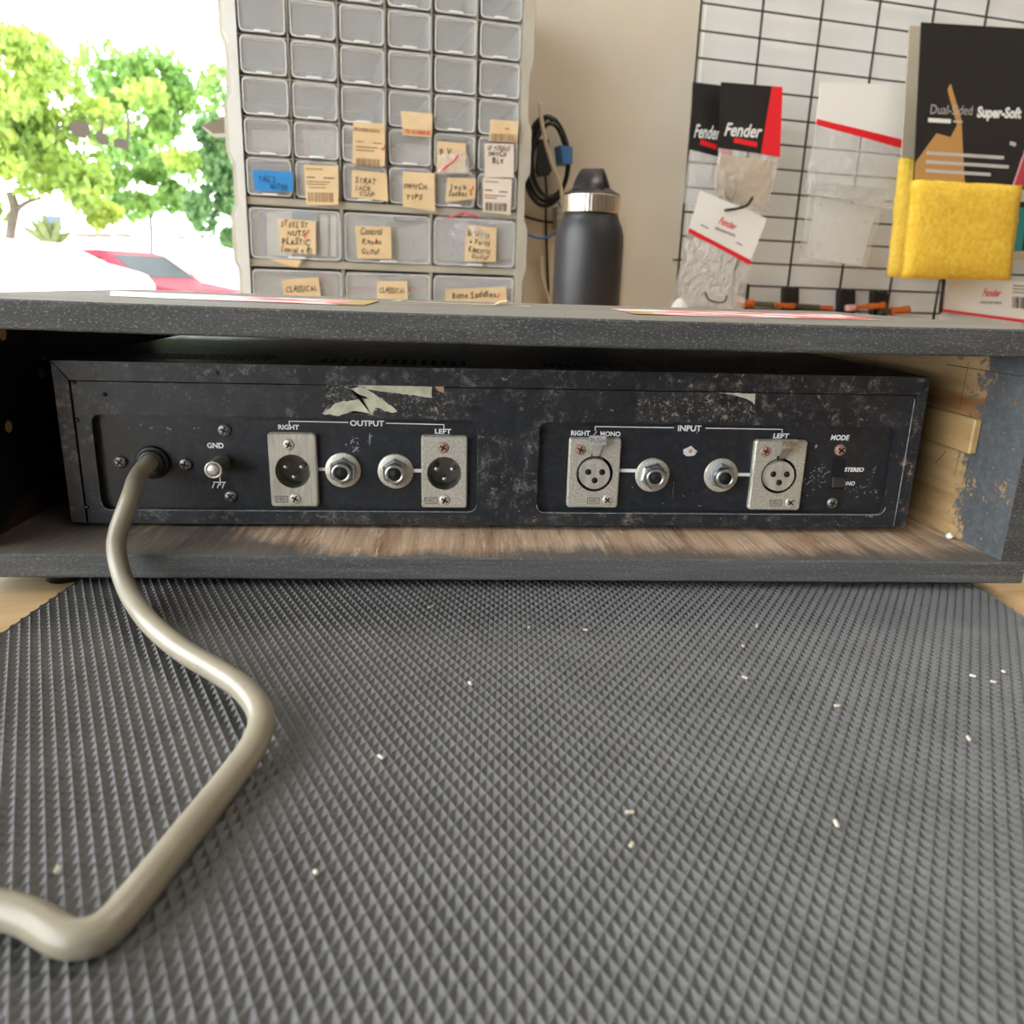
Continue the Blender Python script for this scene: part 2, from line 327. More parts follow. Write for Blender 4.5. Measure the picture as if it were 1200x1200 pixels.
def text(body, h=1.0, bold=0, shear=0, space=1.0):     # (verts, faces, width), cap height h, centred on x, baseline 0
    key = (body, bold, shear, space)
    if key not in _tc:
        cu = bpy.data.curves.new('t', 'FONT'); cu.body = body; cu.size = 1; cu.offset = bold; cu.shear = shear; cu.space_character = space; cu.resolution_u = 3
        ob = bpy.data.objects.new('t', cu); COL.objects.link(ob); bpy.context.view_layer.update()
        me = ob.evaluated_get(bpy.context.evaluated_depsgraph_get()).to_mesh()
        vs = [(v.co.x, v.co.y) for v in me.vertices]; fs = [tuple(p.vertices) for p in me.polygons]
        bpy.data.objects.remove(ob); bpy.data.curves.remove(cu)
        xs = [v[0] for v in vs] or [0]; cx = (min(xs)+max(xs))/2
        _tc[key] = ([((x-cx)/.70, y/.70) for x, y in vs], fs, (max(xs)-min(xs))/.70)
    v, f, w = _tc[key]; return [(x*h, y*h) for x, y in v], f, w*h
def put_text(mb, body, o, h, mi=0, ex=(1, 0, 0), ez=(0, 0, 1), bold=0, shear=0, width=None, space=1.0, hand=0):
    o = Vector(o); ex = Vector(ex); ez = Vector(ez)
    if hand:                                            # handwriting: letters set one by one with a wobble
        rnd = random.Random(body); x = 0; tot = []
        for ch in body:
            if ch == ' ': x += .5; continue
            v, f, w = text(ch, 1, .018, .15); a = rnd.uniform(-.16, .16); sz = rnd.uniform(.85, 1.15); dy = rnd.uniform(-.1, .1)
            tot.append(([(x+w/2+(p*math.cos(a)-q*math.sin(a))*sz, dy+(p*math.sin(a)+q*math.cos(a))*sz) for p, q in v], f)); x += w+.16
        k = width/x if width else h
        for v, f in tot: mb.add([o+ex*((p-x/2)*k)+ez*(q*h) for p, q in v], f, mi)
        return
    v, f, w = text(body, h, bold, shear, space); k = width/w if width and w else 1
    mb.add([o+ex*(p*k)+ez*q for p, q in v], f, mi)
def rrect(x0, z0, x1, z1, r, n=4):
    out = []
    for cx, cz, a0 in ((x1-r, z1-r, 0), (x0+r, z1-r, 90), (x0+r, z0+r, 180), (x1-r, z0+r, 270)):
        for i in range(n+1): a = math.radians(a0+90*i/n); out.append((cx+r*math.cos(a), cz+r*math.sin(a)))
    return out
def circ(cx, cz, r, n=28, a0=0): return [(cx+r*math.cos(2*PI*i/n+a0), cz+r*math.sin(2*PI*i/n+a0)) for i in range(n)]
def spline(pts, n=10):
    pts = [Vector(p) for p in pts]; P = [pts[0]*2-pts[1]]+pts+[pts[-1]*2-pts[-2]]; out = []
    for i in range(1, len(P)-2):
        for j in range(n):
            t = j/n; a, b, c, d = P[i-1:i+3]
            out.append(.5*((2*b)+(c-a)*t+(2*a-5*b+4*c-d)*t*t+(3*b-a-3*c+d)*t**3))
    return out+[pts[-1]]

# ================================================================== the room
FZ = -.92; CZ = 1.85; S0, S1, T1 = -1.06, 2.3, 3.4
def wallobj(mb, name, mats):
    o = mb.build(name, mats); o.location = W0; o.rotation_euler = (0, 0, WA); o['kind'] = 'structure'; return o
WIN = (-.98, -.33, -.02, .85)
mb = MB().plate([(S0-.1, FZ), (S1+.1, FZ), (S1+.1, CZ), (S0-.1, CZ)], [[(WIN[0], WIN[2]), (WIN[1], WIN[2]), (WIN[1], WIN[3]), (WIN[0], WIN[3])]], 0, .12)
wallobj(mb, 'wall_back', 'wall_cream')
def frame_mb(x0, z0, x1, z1, w, y0, y1, mull=()):
    mb = MB()
    for a, b, c, d in [(x0, z0, x1, z0+w), (x0, z1-w, x1, z1), (x0, z0+w, x0+w, z1-w), (x1-w, z0+w, x1, z1-w)]+[(q-w/2, z0+w, q+w/2, z1-w) for q in mull]:
        mb.box((a, y0, b), (c, y1, d))
    return mb
wn = wallobj(frame_mb(WIN[0], WIN[2], WIN[1], WIN[3], .035, .03, .08), 'window_1', 'frame_alu')
g = MB().box((WIN[0]+.03, .052, WIN[2]+.03), (WIN[1]-.03, .058, WIN[3]-.03)).build('pane', 'glass', wn)
# left shop front: big glazed opening in the side wall
def side_plate(s0, s1, t0, t1, z0, z1, holes=()):
    mb = MB(); th = s1-s0
    p = MB().plate([(t0, z0), (t1, z0), (t1, z1), (t0, z1)], [[(a, b), (c, b), (c, d), (a, d)] for a, b, c, d in holes], 0, th)
    mb.add([(s0+v[1], -v[0], v[2]) for v in p.v], p.f); return mb
LW = (.12, -.60, 3.3, 1.30)
wallobj(side_plate(S0-.1, S0, 0, T1, FZ, CZ, [LW]), 'wall_left', 'wall_cream')
f = frame_mb(LW[0], LW[1], LW[2], LW[3], .05, -.07, -.02, (1.2, 2.25)); f.v = [(S0+v[1], -v[0], v[2]) for v in f.v]
wn2 = wallobj(f, 'window_2', 'frame_alu')
MB().box((S0-.048, -LW[2]+.04, LW[1]+.04), (S0-.042, -LW[0]-.04, LW[3]-.04)).build('pane', 'glass', wn2)
wallobj(side_plate(S1, S1+.1, 0, T1, FZ, CZ), 'wall_right', 'wall_dark')
wallobj(MB().box((S0-.1, -T1-.1, FZ), (S1+.1, -T1, CZ)), 'wall_front', 'wall_dark')
wallobj(MB().box((S0-.1, -T1-.1, FZ-.1), (S1+.1, .12, FZ)), 'floor', 'shop_floor')
wallobj(MB().box((S0-.1, -T1-.1, CZ), (S1+.1, .12, CZ+.1)), 'ceiling', 'ceiling_dark')
# pale backing board behind the wire grid, and the panel behind the hanging cords
b1 = hw(806, 250, .004)[0]; wallobj(MB().box((b1, -.006, .02), (1.9, -.0005, 1.2)), 'trim_1', 'wall_white')
b0 = hw(618, 300, .004)[0]; b01 = hw(730, 300, .004)[0]; wallobj(MB().box((b0-.2, -.005, .0), (b01, -.0005, .262)), 'trim_2', 'wall_panel')
# two added ceiling panels, unseen, for warm fill and a wash on the wall
for i, (s, t, lab) in enumerate(((.75, .62, 'added fill light panel, unseen, on the ceiling above the workbench'), (1.2, 2.4, 'added fill light panel, unseen, on the ceiling at the back of the shop'))):
    w = WT('fill_panel', (s, -t, CZ-.06), lab, 'fill light')
    w.part(MB().box((s-.62, -t-.17, CZ-.05), (s+.62, -t+.17, CZ-.001), bev=.006), 'housing', 'white_plastic')
    w.part(MB().box((s-.6, -t-.15, CZ-.056), (s+.6, -t+.15, CZ-.05)), 'diffuser', 'fill_diffuser')
    ld = bpy.data.lights.new('fill_light', 'AREA'); ld.shape = 'RECTANGLE'; ld.size = 1.2; ld.size_y = .3; ld.energy = (9, 2)[i]; ld.color = (1, .90, .76)
    lo = bpy.data.objects.new('fill_light', ld); COL.objects.link(lo); lo.location = w2w(s, -t, CZ-.06); lo.rotation_euler = (0, 0, WA)

# ================================================================== workbench and mat
wb = WT('workbench', (.1, -.8, FZ), 'long pale wooden workbench that carries the case and everything else', 'workbench')
BX0, BX1, BT = -1.04, 1.7, 1.62; NP = 9
for i in range(NP):
    t0 = .002+i*(BT/NP); mb = MB().box((BX0, -(t0+BT/NP-.0012), -.035), (BX1, -t0, 0), bev=.0012)
    wb.part(mb, 'plank', 'bench_a' if i % 2 else 'bench_b')
for s in (BX0+.1, BX1-.18):
    for t in (.1, BT-.2): wb.part(MB().box((s, -t-.08, FZ), (s+.08, -t, -.035), bev=.004), 'leg', 'bench_b')

MT = .0050; MROT = -.0648
mx0, mx1 = -.2000, .2371
mat_o = thing('rubber_mat', (0, -.0424, 0), 'black rubber bench mat with a diamond pattern lying under the rack case', 'mat', rz=MROT)
DX, DY, DEP = .0040, .00693, .00125
NI, NJ = int((mx1-mx0)/DX), 142
y_far = .10
mb = MB(); mb.box((mx0, y_far-NJ/2*DY, 0), (mx0+NI*DX, y_far, MT-DEP-.0002)); mb.build('base_sheet', 'mat_rubber', mat_o)
vs = []; fs = []; idx = {}
def mv(i, j, z=MT):                 # half-step lattice
    kk = (i, j, z)
    if kk not in idx:
        idx[kk] = len(vs); vs.append((mx0+i*DX/2, y_far-j*DY/2, z))
    return idx[kk]
for j in range(NJ-1):
    for i in range(NI*2-1):
        if (i+j) % 2: continue
        # rhombus with corners left/right (i,i+2 at row j+1) and far/near
        cx = i+1
        L, R, F_, N_ = mv(cx-1, j+1), mv(cx+1, j+1), mv(cx, j), mv(cx, j+2); c = mv(cx, j+1, MT-DEP)
        fs += [(L, F_, c), (F_, R, c), (R, N_, c), (N_, L, c)]
# the parity above leaves every second rhombus; lattice points of both parities are covered by the staggered rows
p = MB().add(vs, fs).build('diamond_relief', 'mat_rubber', mat_o, fix=False); p['kind'] = 'stuff'
mb = MB()
for s in ((mx0, mx0+.0006), (mx0+NI*DX-.0006, mx0+NI*DX)): MB().box((s[0], y_far-NJ/2*DY, MT-DEP-.0004), (s[1], y_far, MT-.0006)).build('cut_edge', 'mat_rubber', mat_o)
mb = MB(); mg = MB(); rc = random.Random(3)
spots = [(505, 711, 1), (887, 733, 0), (871, 757, 0), (738, 952, 0), (740, 990, 0), (981, 827, 0), (1164, 799, 0), (1176, 787, 0), (551, 801, 0), (67, 1019, 0), (370, 1022, 0), (1140, 792, 0), (620, 735, 0), (686, 738, 0), (873, 794, 0), (446, 887, 0), (1135, 865, 0), (980, 965, 0)]
for u, v, gr in spots:
    P = at_z(u, v, MT+.0006); a = rc.uniform(0, PI); l = rc.uniform(.0007, .0013)*(1.6 if gr or v in (733,) else 1)
    M = Matrix.Translation(P) @ Matrix.Rotation(a, 4, 'Z') @ Matrix.Rotation(.3, 4, 'X')
    (mg if gr else mb).box((-l, -.0005, -.0004), (l, .0005, .0005), 0, bev=.0002, M=M)
mb.add(mg.v, mg.f, 1); mb.m = mb.m
tag(mb.build('crumbs', ['crumb', 'crumb_green']), 'pale crumbs and shavings scattered over the rubber mat', 'crumbs', kind='stuff')

# ================================================================== the rack case
ZB, TB, ZT, TT, XI, YF, YR, TS = .02016, .01125, .1188, .01223, .2417, -.04236, .2113, .0125
case = thing('rack_case', (0, YF, .0089), 'worn black-stained wooden rack case, open at the back, on the rubber mat', 'rack case')
CO = (0, YF, .0089)
def board(x0, x1, y0, y1, z0, z1, sag=0, n=16, mfront=0, mtop=1, mbot=2, mend=0):
    mb = MB(); r = .0008; vs = []; rn = random.Random(int(z0*1e5))
    prof = [(y0, z0+r), (y0, z1-r), (y0+r, z1), (y1-r, z1), (y1, z1-r), (y1, z0+r), (y1-r, z0), (y0+r, z0)]
    for i in range(n+1):
        x = x0+(x1-x0)*i/n; s = -sag*(1-((2*i/n)-1)**2); jf = rn.uniform(-.0002, .0002)
        vs += [(x, y+(jf if y < y0+r*1.1 else 0), z+s) for y, z in prof]
    fs = []; mi = []
    ring = [mfront, mfront, mtop, mfront, mfront, mfront, mbot, mfront]
    for i in range(n):
        for k_ in range(8): q = (k_+1) % 8; mb.add([vs[i*8+k_], vs[i*8+q], vs[i*8+8+q], vs[i*8+8+k_]], [(0, 1, 2, 3)], ring[k_])
    mb.add(vs[:8], [tuple(range(8))], mend); mb.add(vs[-8:], [tuple(range(8))[::-1]], mend); return mb
XO = XI+TS
tp = board(-XO, XO, YF, YR, ZT, ZT+TT, .0012).build('top_panel', ['stain_edge', 'stain_top', 'stain_dark'], case, CO)
bp = board(-XO, XO, YF, YR, ZB-TB, ZB, 0).build('bottom_panel', ['stain_edge_low', 'board_bare', 'stain_dark'], case, (0, 0, 0)); bp.location = -Vector(CO)
def sidep(x0, x1, inner, name):
    mb = MB().box((x0, YF+.0008, ZB+.0002), (x1, YR, ZT-.0014), 0); 
    fi = 0
    for f_i, f in enumerate(mb.f):
        xs = [mb.v[i][0] for i in f]
        if max(xs)-min(xs) < 1e-6 and abs(xs[0]-inner) < 1e-6: mb.m[f_i] = 1
    return mb
o = sidep(XI, XO, XI, '').build('side_panel', ['stain_edge', 'board_side'], case); o.location = -Vector(CO)
o = sidep(-XO, -XI, -XI, '').build('side_panel', ['stain_edge', 'board_side_dark'], case); o.location = -Vector(CO)
# raised block with pencil lines on the bare right wall, wood chips on the left wall, bolts
def on_case(mb, name, mats, label=None, parent=None):
    o = mb.build(name, mats, parent or case, CO)
    if label: o['label'] = label
    return o
on_case(MB().box((XI-.0045, -.0085, .0665), (XI-.0001, .036, .0848), bev=.0008), 'wood_block', 'block_wood', 'bare wooden block on the inner right wall')
mb = MB()
for y0, z0, y1, z1 in ((-.004, .064, -.002, .050), (.005, .064, .006, .052), (.017, .063, .024, .055), (.012, .112, .0122, .0885), (-.03, .109, .03, .1085)):
    d = Vector((0, y1-y0, z1-z0)); nn = Vector((0, -d.z, d.y)).normalized()*.00022; a = Vector((XI-.00012, y0, z0)); b_ = Vector((XI-.00012, y1, z1))
    on_case(MB().add([a-nn, a+nn, b_+nn, b_-nn], [(0, 1, 2, 3)]), 'pencil_mark', 'pencil')
for y, z in ((.0355, .0455), (.0405, .0925)):
    mb = MB().lathe([(.0075, 0), (.0075, .0012)], (-XI, y, z), (1, 0, 0), 20).lathe([(.0052, .0012), (.0052, .0045), (.0045, .005)], (-XI, y, z), (1, 0, 0), 6, smooth=False).lathe([(.0025, .005), (.0025, .011)], (-XI, y, z), (1, 0, 0), 12)
    on_case(mb, 'rack_bolt', 'bolt_dull', 'dull steel bolt on the inner left wall')
for (y, z, r) in ((.0048, .0689, .0032), (.0112, .1125, .0034)):
    mb = MB().lathe([(r, 0), (r*.7, .0006), (r*.3, .0007)], (-XI, y, z), (1, 0, 0), 7, smooth=False); on_case(mb, 'chipped_spot', 'wood_chip', 'bare wood where the black paint chipped')
P = at_z(1113, 628, ZB+.002); on_case(MB().lathe([(.0006, -.0016), (.0018, -.0008), (.002, 0), (.0015, .001), (.0004, .0016)], P, (0, 0, 1), 10), 'white_bead', 'white_plastic', 'tiny white bead in the right corner')
for x in (-.212, .212):
    for y in (-.0245, .185): on_case(MB().lathe([(.0085, -.0088 if x < 0 or y > 0 else MT-.0089+.0001), (.0085, -.0015), (.008, 0)], (x if x > 0 else -.2125, y+.006, .0089), (0, 0, 1), 24), 'foot', 'black_rubber')
zt = ZT+TT
def sticker(px, name, mats, label, zoff=.0004, lift=None):
    P = [at_z(u, v, zt-.0006) for u, v in px]; mb = MB(); n = len(P)
    q = [Vector((p_.x, min(max(p_.y, YF+.003), YR-.004), zt-.0012*(1-(p_.x/XO)**2)+zoff)) for p_ in P]
    mb.add(q+[v+Vector((0, 0, .0003)) for v in q], [tuple(range(n))[::-1], tuple(range(n, 2*n))]+[(i, (i+1) % n, (i+1) % n+n, i+n) for i in range(n)])
    return on_case(mb, name, mats, label)
def flat_st(x0, y0, x1, y1, x2, y2, x3, y3, mats, name, label, z=.0003):
    q = [(x0, y0), (x1, y1), (x2, y2), (x3, y3)]; n = 8; mb = MB()
    for i in range(n):
        def pt(f, g):
            a = Vector(q[0]).lerp(Vector(q[1]), f); b_ = Vector(q[3]).lerp(Vector(q[2]), f); w = a.lerp(b_, g); return (w.x, w.y, zt-.0012*(1-(w.x/XO)**2)+z)
        mb.add([pt(i/n, 0), pt((i+1)/n, 0), pt((i+1)/n, 1), pt(i/n, 1)], [(0, 1, 2, 3)])
    return on_case(mb, name, mats, label)
flat_st(-.236, .125, -.074, .125, -.073, .028, -.20, .035, 'sticker', 'paper_sticker', 'torn red and white sticker on the left of the lid')
flat_st(-.088, .125, -.074, .125, -.073, .028, -.087, .029, 'sticker_gold', 'sticker_border', 'gold edge of the left lid sticker', z=.0005)
flat_st(.072, .128, .22, .12, .205, .035, .066, .026, 'sticker', 'paper_sticker', 'torn red and white sticker on the right of the lid')
flat_st(.068, .060, .082, .060, .080, .026, .066, .026, 'sticker_gold', 'sticker_border', 'gold edge of the right lid sticker', z=.0005)
flat_st(-.068, .150, .02, .128, .02, .118, -.068, .140, 'tape_yellow', 'tape_remnant', 'thin strip of yellowed tape in the middle of the lid')
for x, y, s in ((-.066, .146, 1), (-.002, .128, -1)):
    z0 = zt-.001; mb = MB(); pr = [(0, 0), (.004, .0006), (.008, .0025), (.010, .006)] if s > 0 else [(0, 0), (.004, .002), (.008, .0028), (.011, .0012)]
    for i in range(3): mb.quad((x+pr[i][0], y+.006, z0+pr[i][1]), (x+pr[i+1][0], y+.006, z0+pr[i+1][1]), (x+pr[i+1][0], y-.004, z0+pr[i+1][1]), (x+pr[i][0], y-.004, z0+pr[i][1]), .0003, dirn=(0, 0, 1))
    on_case(mb, 'tape_curl', 'tape_yellow', 'curled-up end of yellowed tape')

# ================================================================== the rack unit
HC, CD = .0798, .200
unit = thing('rack_effects_unit', (0, 0, .02334), 'worn black steel two-space rack unit seen from its connector side, inside the wooden case', 'audio unit', ry=-.0061)
RD = .0032                                        # depth of the recessed connector panels
def up(mb, name, mats, label=None, parent=None):
    o = mb.build(name, mats, parent or unit)
    if label: o['label'] = label
    return o
CL = Vector((CAM.x, CAM.y, CAM.z-.02334))
def q(x, z, y):                                   # a point measured on the housing's face, carried back to depth y
    k_ = (y-CL.y)/(0-CL.y); return Vector((CL.x+(x*.001-CL.x)*k_, y, CL.z+(z*.001-CL.z)*k_))
HL, HR, HT = -.2072, .2088, .0708                 # inner edges of the folded cover
# cover: top with vent slots, sides
holes = []
for x0, x1, n, y0, y1 in ((-.186, -.118, 18, .016, .046), (-.094, -.018, 15, .012, .036), (.020, .092, 18, .012, .034)):
    w = (x1-x0)/n
    for i in range(n): holes.append([(x0+i*w, y0), (x0+i*w+w*.55, y0), (x0+i*w+w*.55, y1), (x0+i*w, y1)])
up(MB().plate([(-.2150, .0006), (.2150, .0006), (.2150, CD), (-.2150, CD)], holes, HC-.0012, HC, axes='xy'), 'top_cover', 'enamel_hem', 'black top cover with rows of vent slots')
up(MB().box((-.2148, .03, HC-.012), (.2148, .06, HC-.0118)), 'slot_backing', 'hole_black')  # flat black sheet below the vent slots
for x0, x1 in ((-.2150, -.2138), (.2138, .2150)): up(MB().box((x0, .0006, .0), (x1, CD, HC-.0012)), 'side_cover', 'enamel_hem')
up(MB().box((-.2138, .0006, 0), (.2138, CD, .0012)), 'bottom_cover', 'enamel')
up(MB().box((-.2405, CD, -.0005), (.2405, CD+.003, .0875)), 'faceplate', 'dark_plastic', 'black faceplate at the far side')
g_ = .0003
def hem(outline, name):
    mb = MB().plate(outline, [], -.0010, .0006)
    b = bmesh.new(); 
    return up(mb, name, 'enamel_hem')
hem([(-.2150, HC), (.2150, HC), (HR+.0008, HT), (HL-.0002, HT)], 'top_hem')
hem([(-.2150, HC-.0006), (HL-.0009, HT-.0002), (HL-.0009, .0002), (-.2150, .0008)], 'side_hem')
hem([(.2150, HC-.0006), (.2150, .0008), (HR+.0006, .0002), (HR+.0006, HT-.0002)], 'side_hem')
LR = (-.2000, .0069, -.0144, .0544); RR = (.0164, .0068, .2026, .0540)
up(MB().plate([(HL, 0), (HR, 0), (HR, HT-.0006), (HL, HT-.0006)], [rrect(*LR, .0040, 5), rrect(*RR, .0042, 5)], -.0004, RD), 'back_plate', 'enamel')
for r_, lb in ((LR, 'recessed black output connector panel'), (RR, 'recessed black input connector panel')):
    hs = [circ(q(a, c, 0).x, q(a, c, 0).z, .0091, 28) for a, c in ((-106.2, 27.3), (-31.0, 27.0), (45.7, 27.6), (142.6, 27.4)) if r_[0] < a*.001 < r_[2]]
    up(MB().plate([(r_[0]-.003, r_[1]-.003), (r_[2]+.003, r_[1]-.003), (r_[2]+.003, r_[3]+.003), (r_[0]-.003, r_[3]+.003)], hs, RD+.0001, RD+.0012), 'connector_panel', 'recess_black', lb)
def edge_line(r_, rad, wh):                       # thin pale line drawn along an edge of a recess
    pts = rrect(*r_, rad, 5); n = len(pts); sel = [pts[(wh[0]+i) % n] for i in range(wh[1])]
    return MB().tube([(a, -.0004, c) for a, c in sel], .00022, 5)
up(edge_line(LR, .0040, (12, 12)), 'pale_edge', 'scratch'); up(edge_line(RR, .0042, (12, 12)), 'pale_edge', 'scratch')
up(MB().tube([(HR+.0001, -.0005, HT-.002), (HR+.0001, -.0005, .001)], .00028, 5), 'pale_edge', 'scratch')
# white printing
def prt(mb, body, px, pz, h, **kw):
    m_ = MB(); put_text(m_, body, q(px, pz, RD-.00005), h, **kw); up(m_, 'printed_word', 'print_white', 'white printed word '+body)
def ln(mb, pts, w=.00045):
    mb = MB()
    for (x0, z0), (x1, z1) in zip(pts[:-1], pts[1:]):
        a, b_ = q(x0, z0, RD-.00005), q(x1, z1, RD-.00005); d = (b_-a).normalized(); n = Vector((-d.z, 0, d.x))*w/2; e = d*w/2
        mb.add([a-n-e, a+n-e, b_+n+e, b_-n+e], [(0, 1, 2, 3)])
    up(mb, 'printed_line', 'print_white')
mb = MB(); prt(mb, 'OUTPUT', -68.9, 50.7, .0027, bold=.03, width=.0168); prt(mb, 'RIGHT', -107, 48.4, .0023, bold=.03, width=.0102); prt(mb, 'LEFT', -31.6, 47.4, .0023, bold=.03, width=.0082)
prt(mb, 'GND', -142.8, 38.7, .0026, bold=.035, width=.0080)
ln(mb, [(-106.6, 50.6), (-106.6, 52.5), (-78.2, 52.3)]); ln(mb, [(-59.4, 52.2), (-31.2, 51.9), (-31.2, 49.8)])
ln(mb, [(-97, 28.6), (-89, 28.6)], .0018); ln(mb, [(-48, 28.3), (-41, 28.3)], .0018)
ln(mb, [(-145, 21.4), (-139.4, 21.4)], .0006); ln(mb, [(-141.8, 24.4), (-141.8, 20.0)], .0006)
for x in (-144.6, -142.2, -139.8): ln(mb, [(x, 21.4), (x-1.2, 18.6)], .0006)
up(MB().quad(q(-146.5, 24.0, RD-.00002), q(-137.2, 24.0, RD-.00002), q(-137.2, 17.6, RD-.00002), q(-146.5, 17.6, RD-.00002), .00001), 'symbol_patch', 'hole_black')
mb = MB(); prt(mb, 'INPUT', 93.1, 50.4, .0029, bold=.03, width=.0122); prt(mb, 'RIGHT', 37.4, 47.4, .0024, bold=.03, width=.0098); prt(mb, 'MONO', 52.6, 47.2, .0024, bold=.03, width=.0104)
prt(mb, 'LEFT', 141.2, 47.4, .0024, bold=.03, width=.0086, shear=.1); prt(mb, 'MODE', 172.5, 46.8, .0026, bold=.035, width=.0100, shear=.15)
prt(mb, 'STEREO', 182.6, 30.2, .0021, bold=.04, width=.0106, shear=.15); prt(mb, 'MONO', 179.6, 22.8, .0021, bold=.04, width=.0092, shear=.15)
ln(mb, [(44.7, 50.0), (44.7, 52.0), (84.6, 52.0)]); ln(mb, [(101.5, 52.0), (141.4, 51.9), (141.4, 50.4)]); ln(mb, [(43.4, 47.0), (45.6, 49.5)], .0003)
ln(mb, [(58, 29.5), (67, 29.5)], .0018); ln(mb, [(119, 28.0), (129.5, 28.0)], .0018); ln(mb, [(174.6, 29.5), (174.6, 31.6)], .0003)

def screw(x, z, y, r=.0030, mat_='screw_dark', h=.0016, rot=.3, parent=None, label=None):
    o = Vector((x, y, z)); mb = MB().lathe([(r, 0), (r, h*.45), (r*.85, h*.85), (r*.5, h), (r*.1, h)], o, (0, -1, 0), 18)
    M = Matrix.Translation(o) @ Matrix.Rotation(rot, 4, 'Y')
    for a in (0, PI/2): mb.box((-r*.62, -h-.00012, -r*.14), (r*.62, -h+.0003, r*.14), 1, M=M @ Matrix.Rotation(a, 4, 'Y'))
    return up(mb, 'screw', [mat_, 'hole_black'], label, parent)
for x, z, mt_, rt in ((-188.6, 31.3, 'screw_dark', .7), (-157.8, 30.4, 'screw_dark', .2), (-137.8, 47.7, 'screw_dark', .4), (-137.0, 14.3, 'screw_dark', .9), (173.4, 41.7, 'screw_rust', .6), (173.1, 13.3, 'screw_dark', .3)):
    p_ = q(x, z, RD); screw(p_.x, p_.z, RD, .0031, mt_, .0018, rt)
def wtf(v, y, M): return M @ Vector(v)
def xlr_plate_mb(x0, z0, x1, z1, hx, hz, hr, y1, th=.0032):
    mb = MB(); mb.plate(rrect(x0, z0, x1, z1, .0012, 3), [circ(hx, hz, hr, 32)], y1-th, y1)
    # sloping bevel round the border
    o1 = rrect(x0-.0007, z0-.0007, x1+.0007, z1+.0007, .0016, 3); o2 = rrect(x0, z0, x1, z1, .0012, 3); n = len(o1)
    mb.add([(a, y1-th+.0008, c) for a, c in o1]+[(a, y1-th, c) for a, c in o2]+[(a, y1, c) for a, c in o1], [(i, (i+1) % n, n+(i+1) % n, n+i) for i in range(n)]+[(i, (i+1) % n, 2*n+(i+1) % n, 2*n+i) for i in range(n)])
    return mb
def maker_mark(parent, x, z, y, w=.0062):
    mb = MB()
    for a, b_, c, d in ((x-w/2, z-.0017, x+w/2, z-.0014), (x-w/2, z+.0014, x+w/2, z+.0017), (x-w/2, z-.0017, x-w/2+.0003, z+.0017), (x+w/2-.0003, z-.0017, x+w/2, z+.0017)): mb.box((a, y-.0003, b_), (c, y, d))
    put_text(mb, 'HRS', (x, y-.00012, z-.0009), .0018, bold=.01, width=w*.62)
    up(mb, 'maker_mark', 'engrave', None, parent)
YP = .0000                                        # front face height of the plates
def xlr_male(x0, z0, x1, z1, hx, hz, s1, s2, rough, lb, rusty):
    a = q(x0, z0, YP); b_ = q(x1, z1, YP); c = q(hx, hz, YP); hr = .0086
    pl = up(xlr_plate_mb(a.x, a.z, b_.x, b_.z, c.x, c.z, hr, RD), 'output_connector', 'nickel_rough' if rough else 'nickel', lb)
    n = 28; mb = MB(); vs = []
    for y, r in ((YP+.0002, hr), (.0120, hr*.96)): vs += [(p_[0], y, p_[1]) for p_ in circ(c.x, c.z, r, n)]
    mb.add(vs, [(i, (i+1) % n, n+(i+1) % n, n+i) for i in range(n)], 0, True); mb.add([(p_[0], .0120, p_[1]) for p_ in circ(c.x, c.z, hr*.97, n)], [tuple(range(n))])
    cup = mb.build('socket_cup', 'cup_metal', pl, fix=False)
    for dx, dz in ((-.0040, .0018), (.0040, .0018), (0, -.0034)):
        up(MB().lathe([(.0015, 0), (.0015, .0085), (.0011, .0098), (.0003, .0104)], (c.x+dx, .0119, c.z+dz), (0, -1, 0), 12), 'pin', 'zinc', None, pl)
    up(MB().box((c.x+.0045, .005, c.z+.0035), (c.x+.0062, .0119, c.z+.0055)), 'latch_key', 'cup_metal', None, pl)
    for (sx, sz), ru in ((s1, rusty), (s2, False)): p_ = q(sx, sz, YP); screw(p_.x, p_.z, YP, .0028, 'screw_rust' if ru else 'nickel_rough', .0007, .5, pl)
    p_ = q(s2[0]-6.8, s2[1]-.2, YP); maker_mark(pl, p_.x, p_.z, YP)
xlr_male(-117.0, 9.6, -94.9, 45.9, -106.2, 27.3, (-107.4, 40.8), (-105.6, 13.2), False, 'satin nickel right output socket with three pins', False)
xlr_male(-41.8, 9.5, -20.0, 45.6, -31.0, 27.0, (-31.5, 40.3), (-30.8, 13.0), True, 'speckled nickel left output socket with three pins', True)
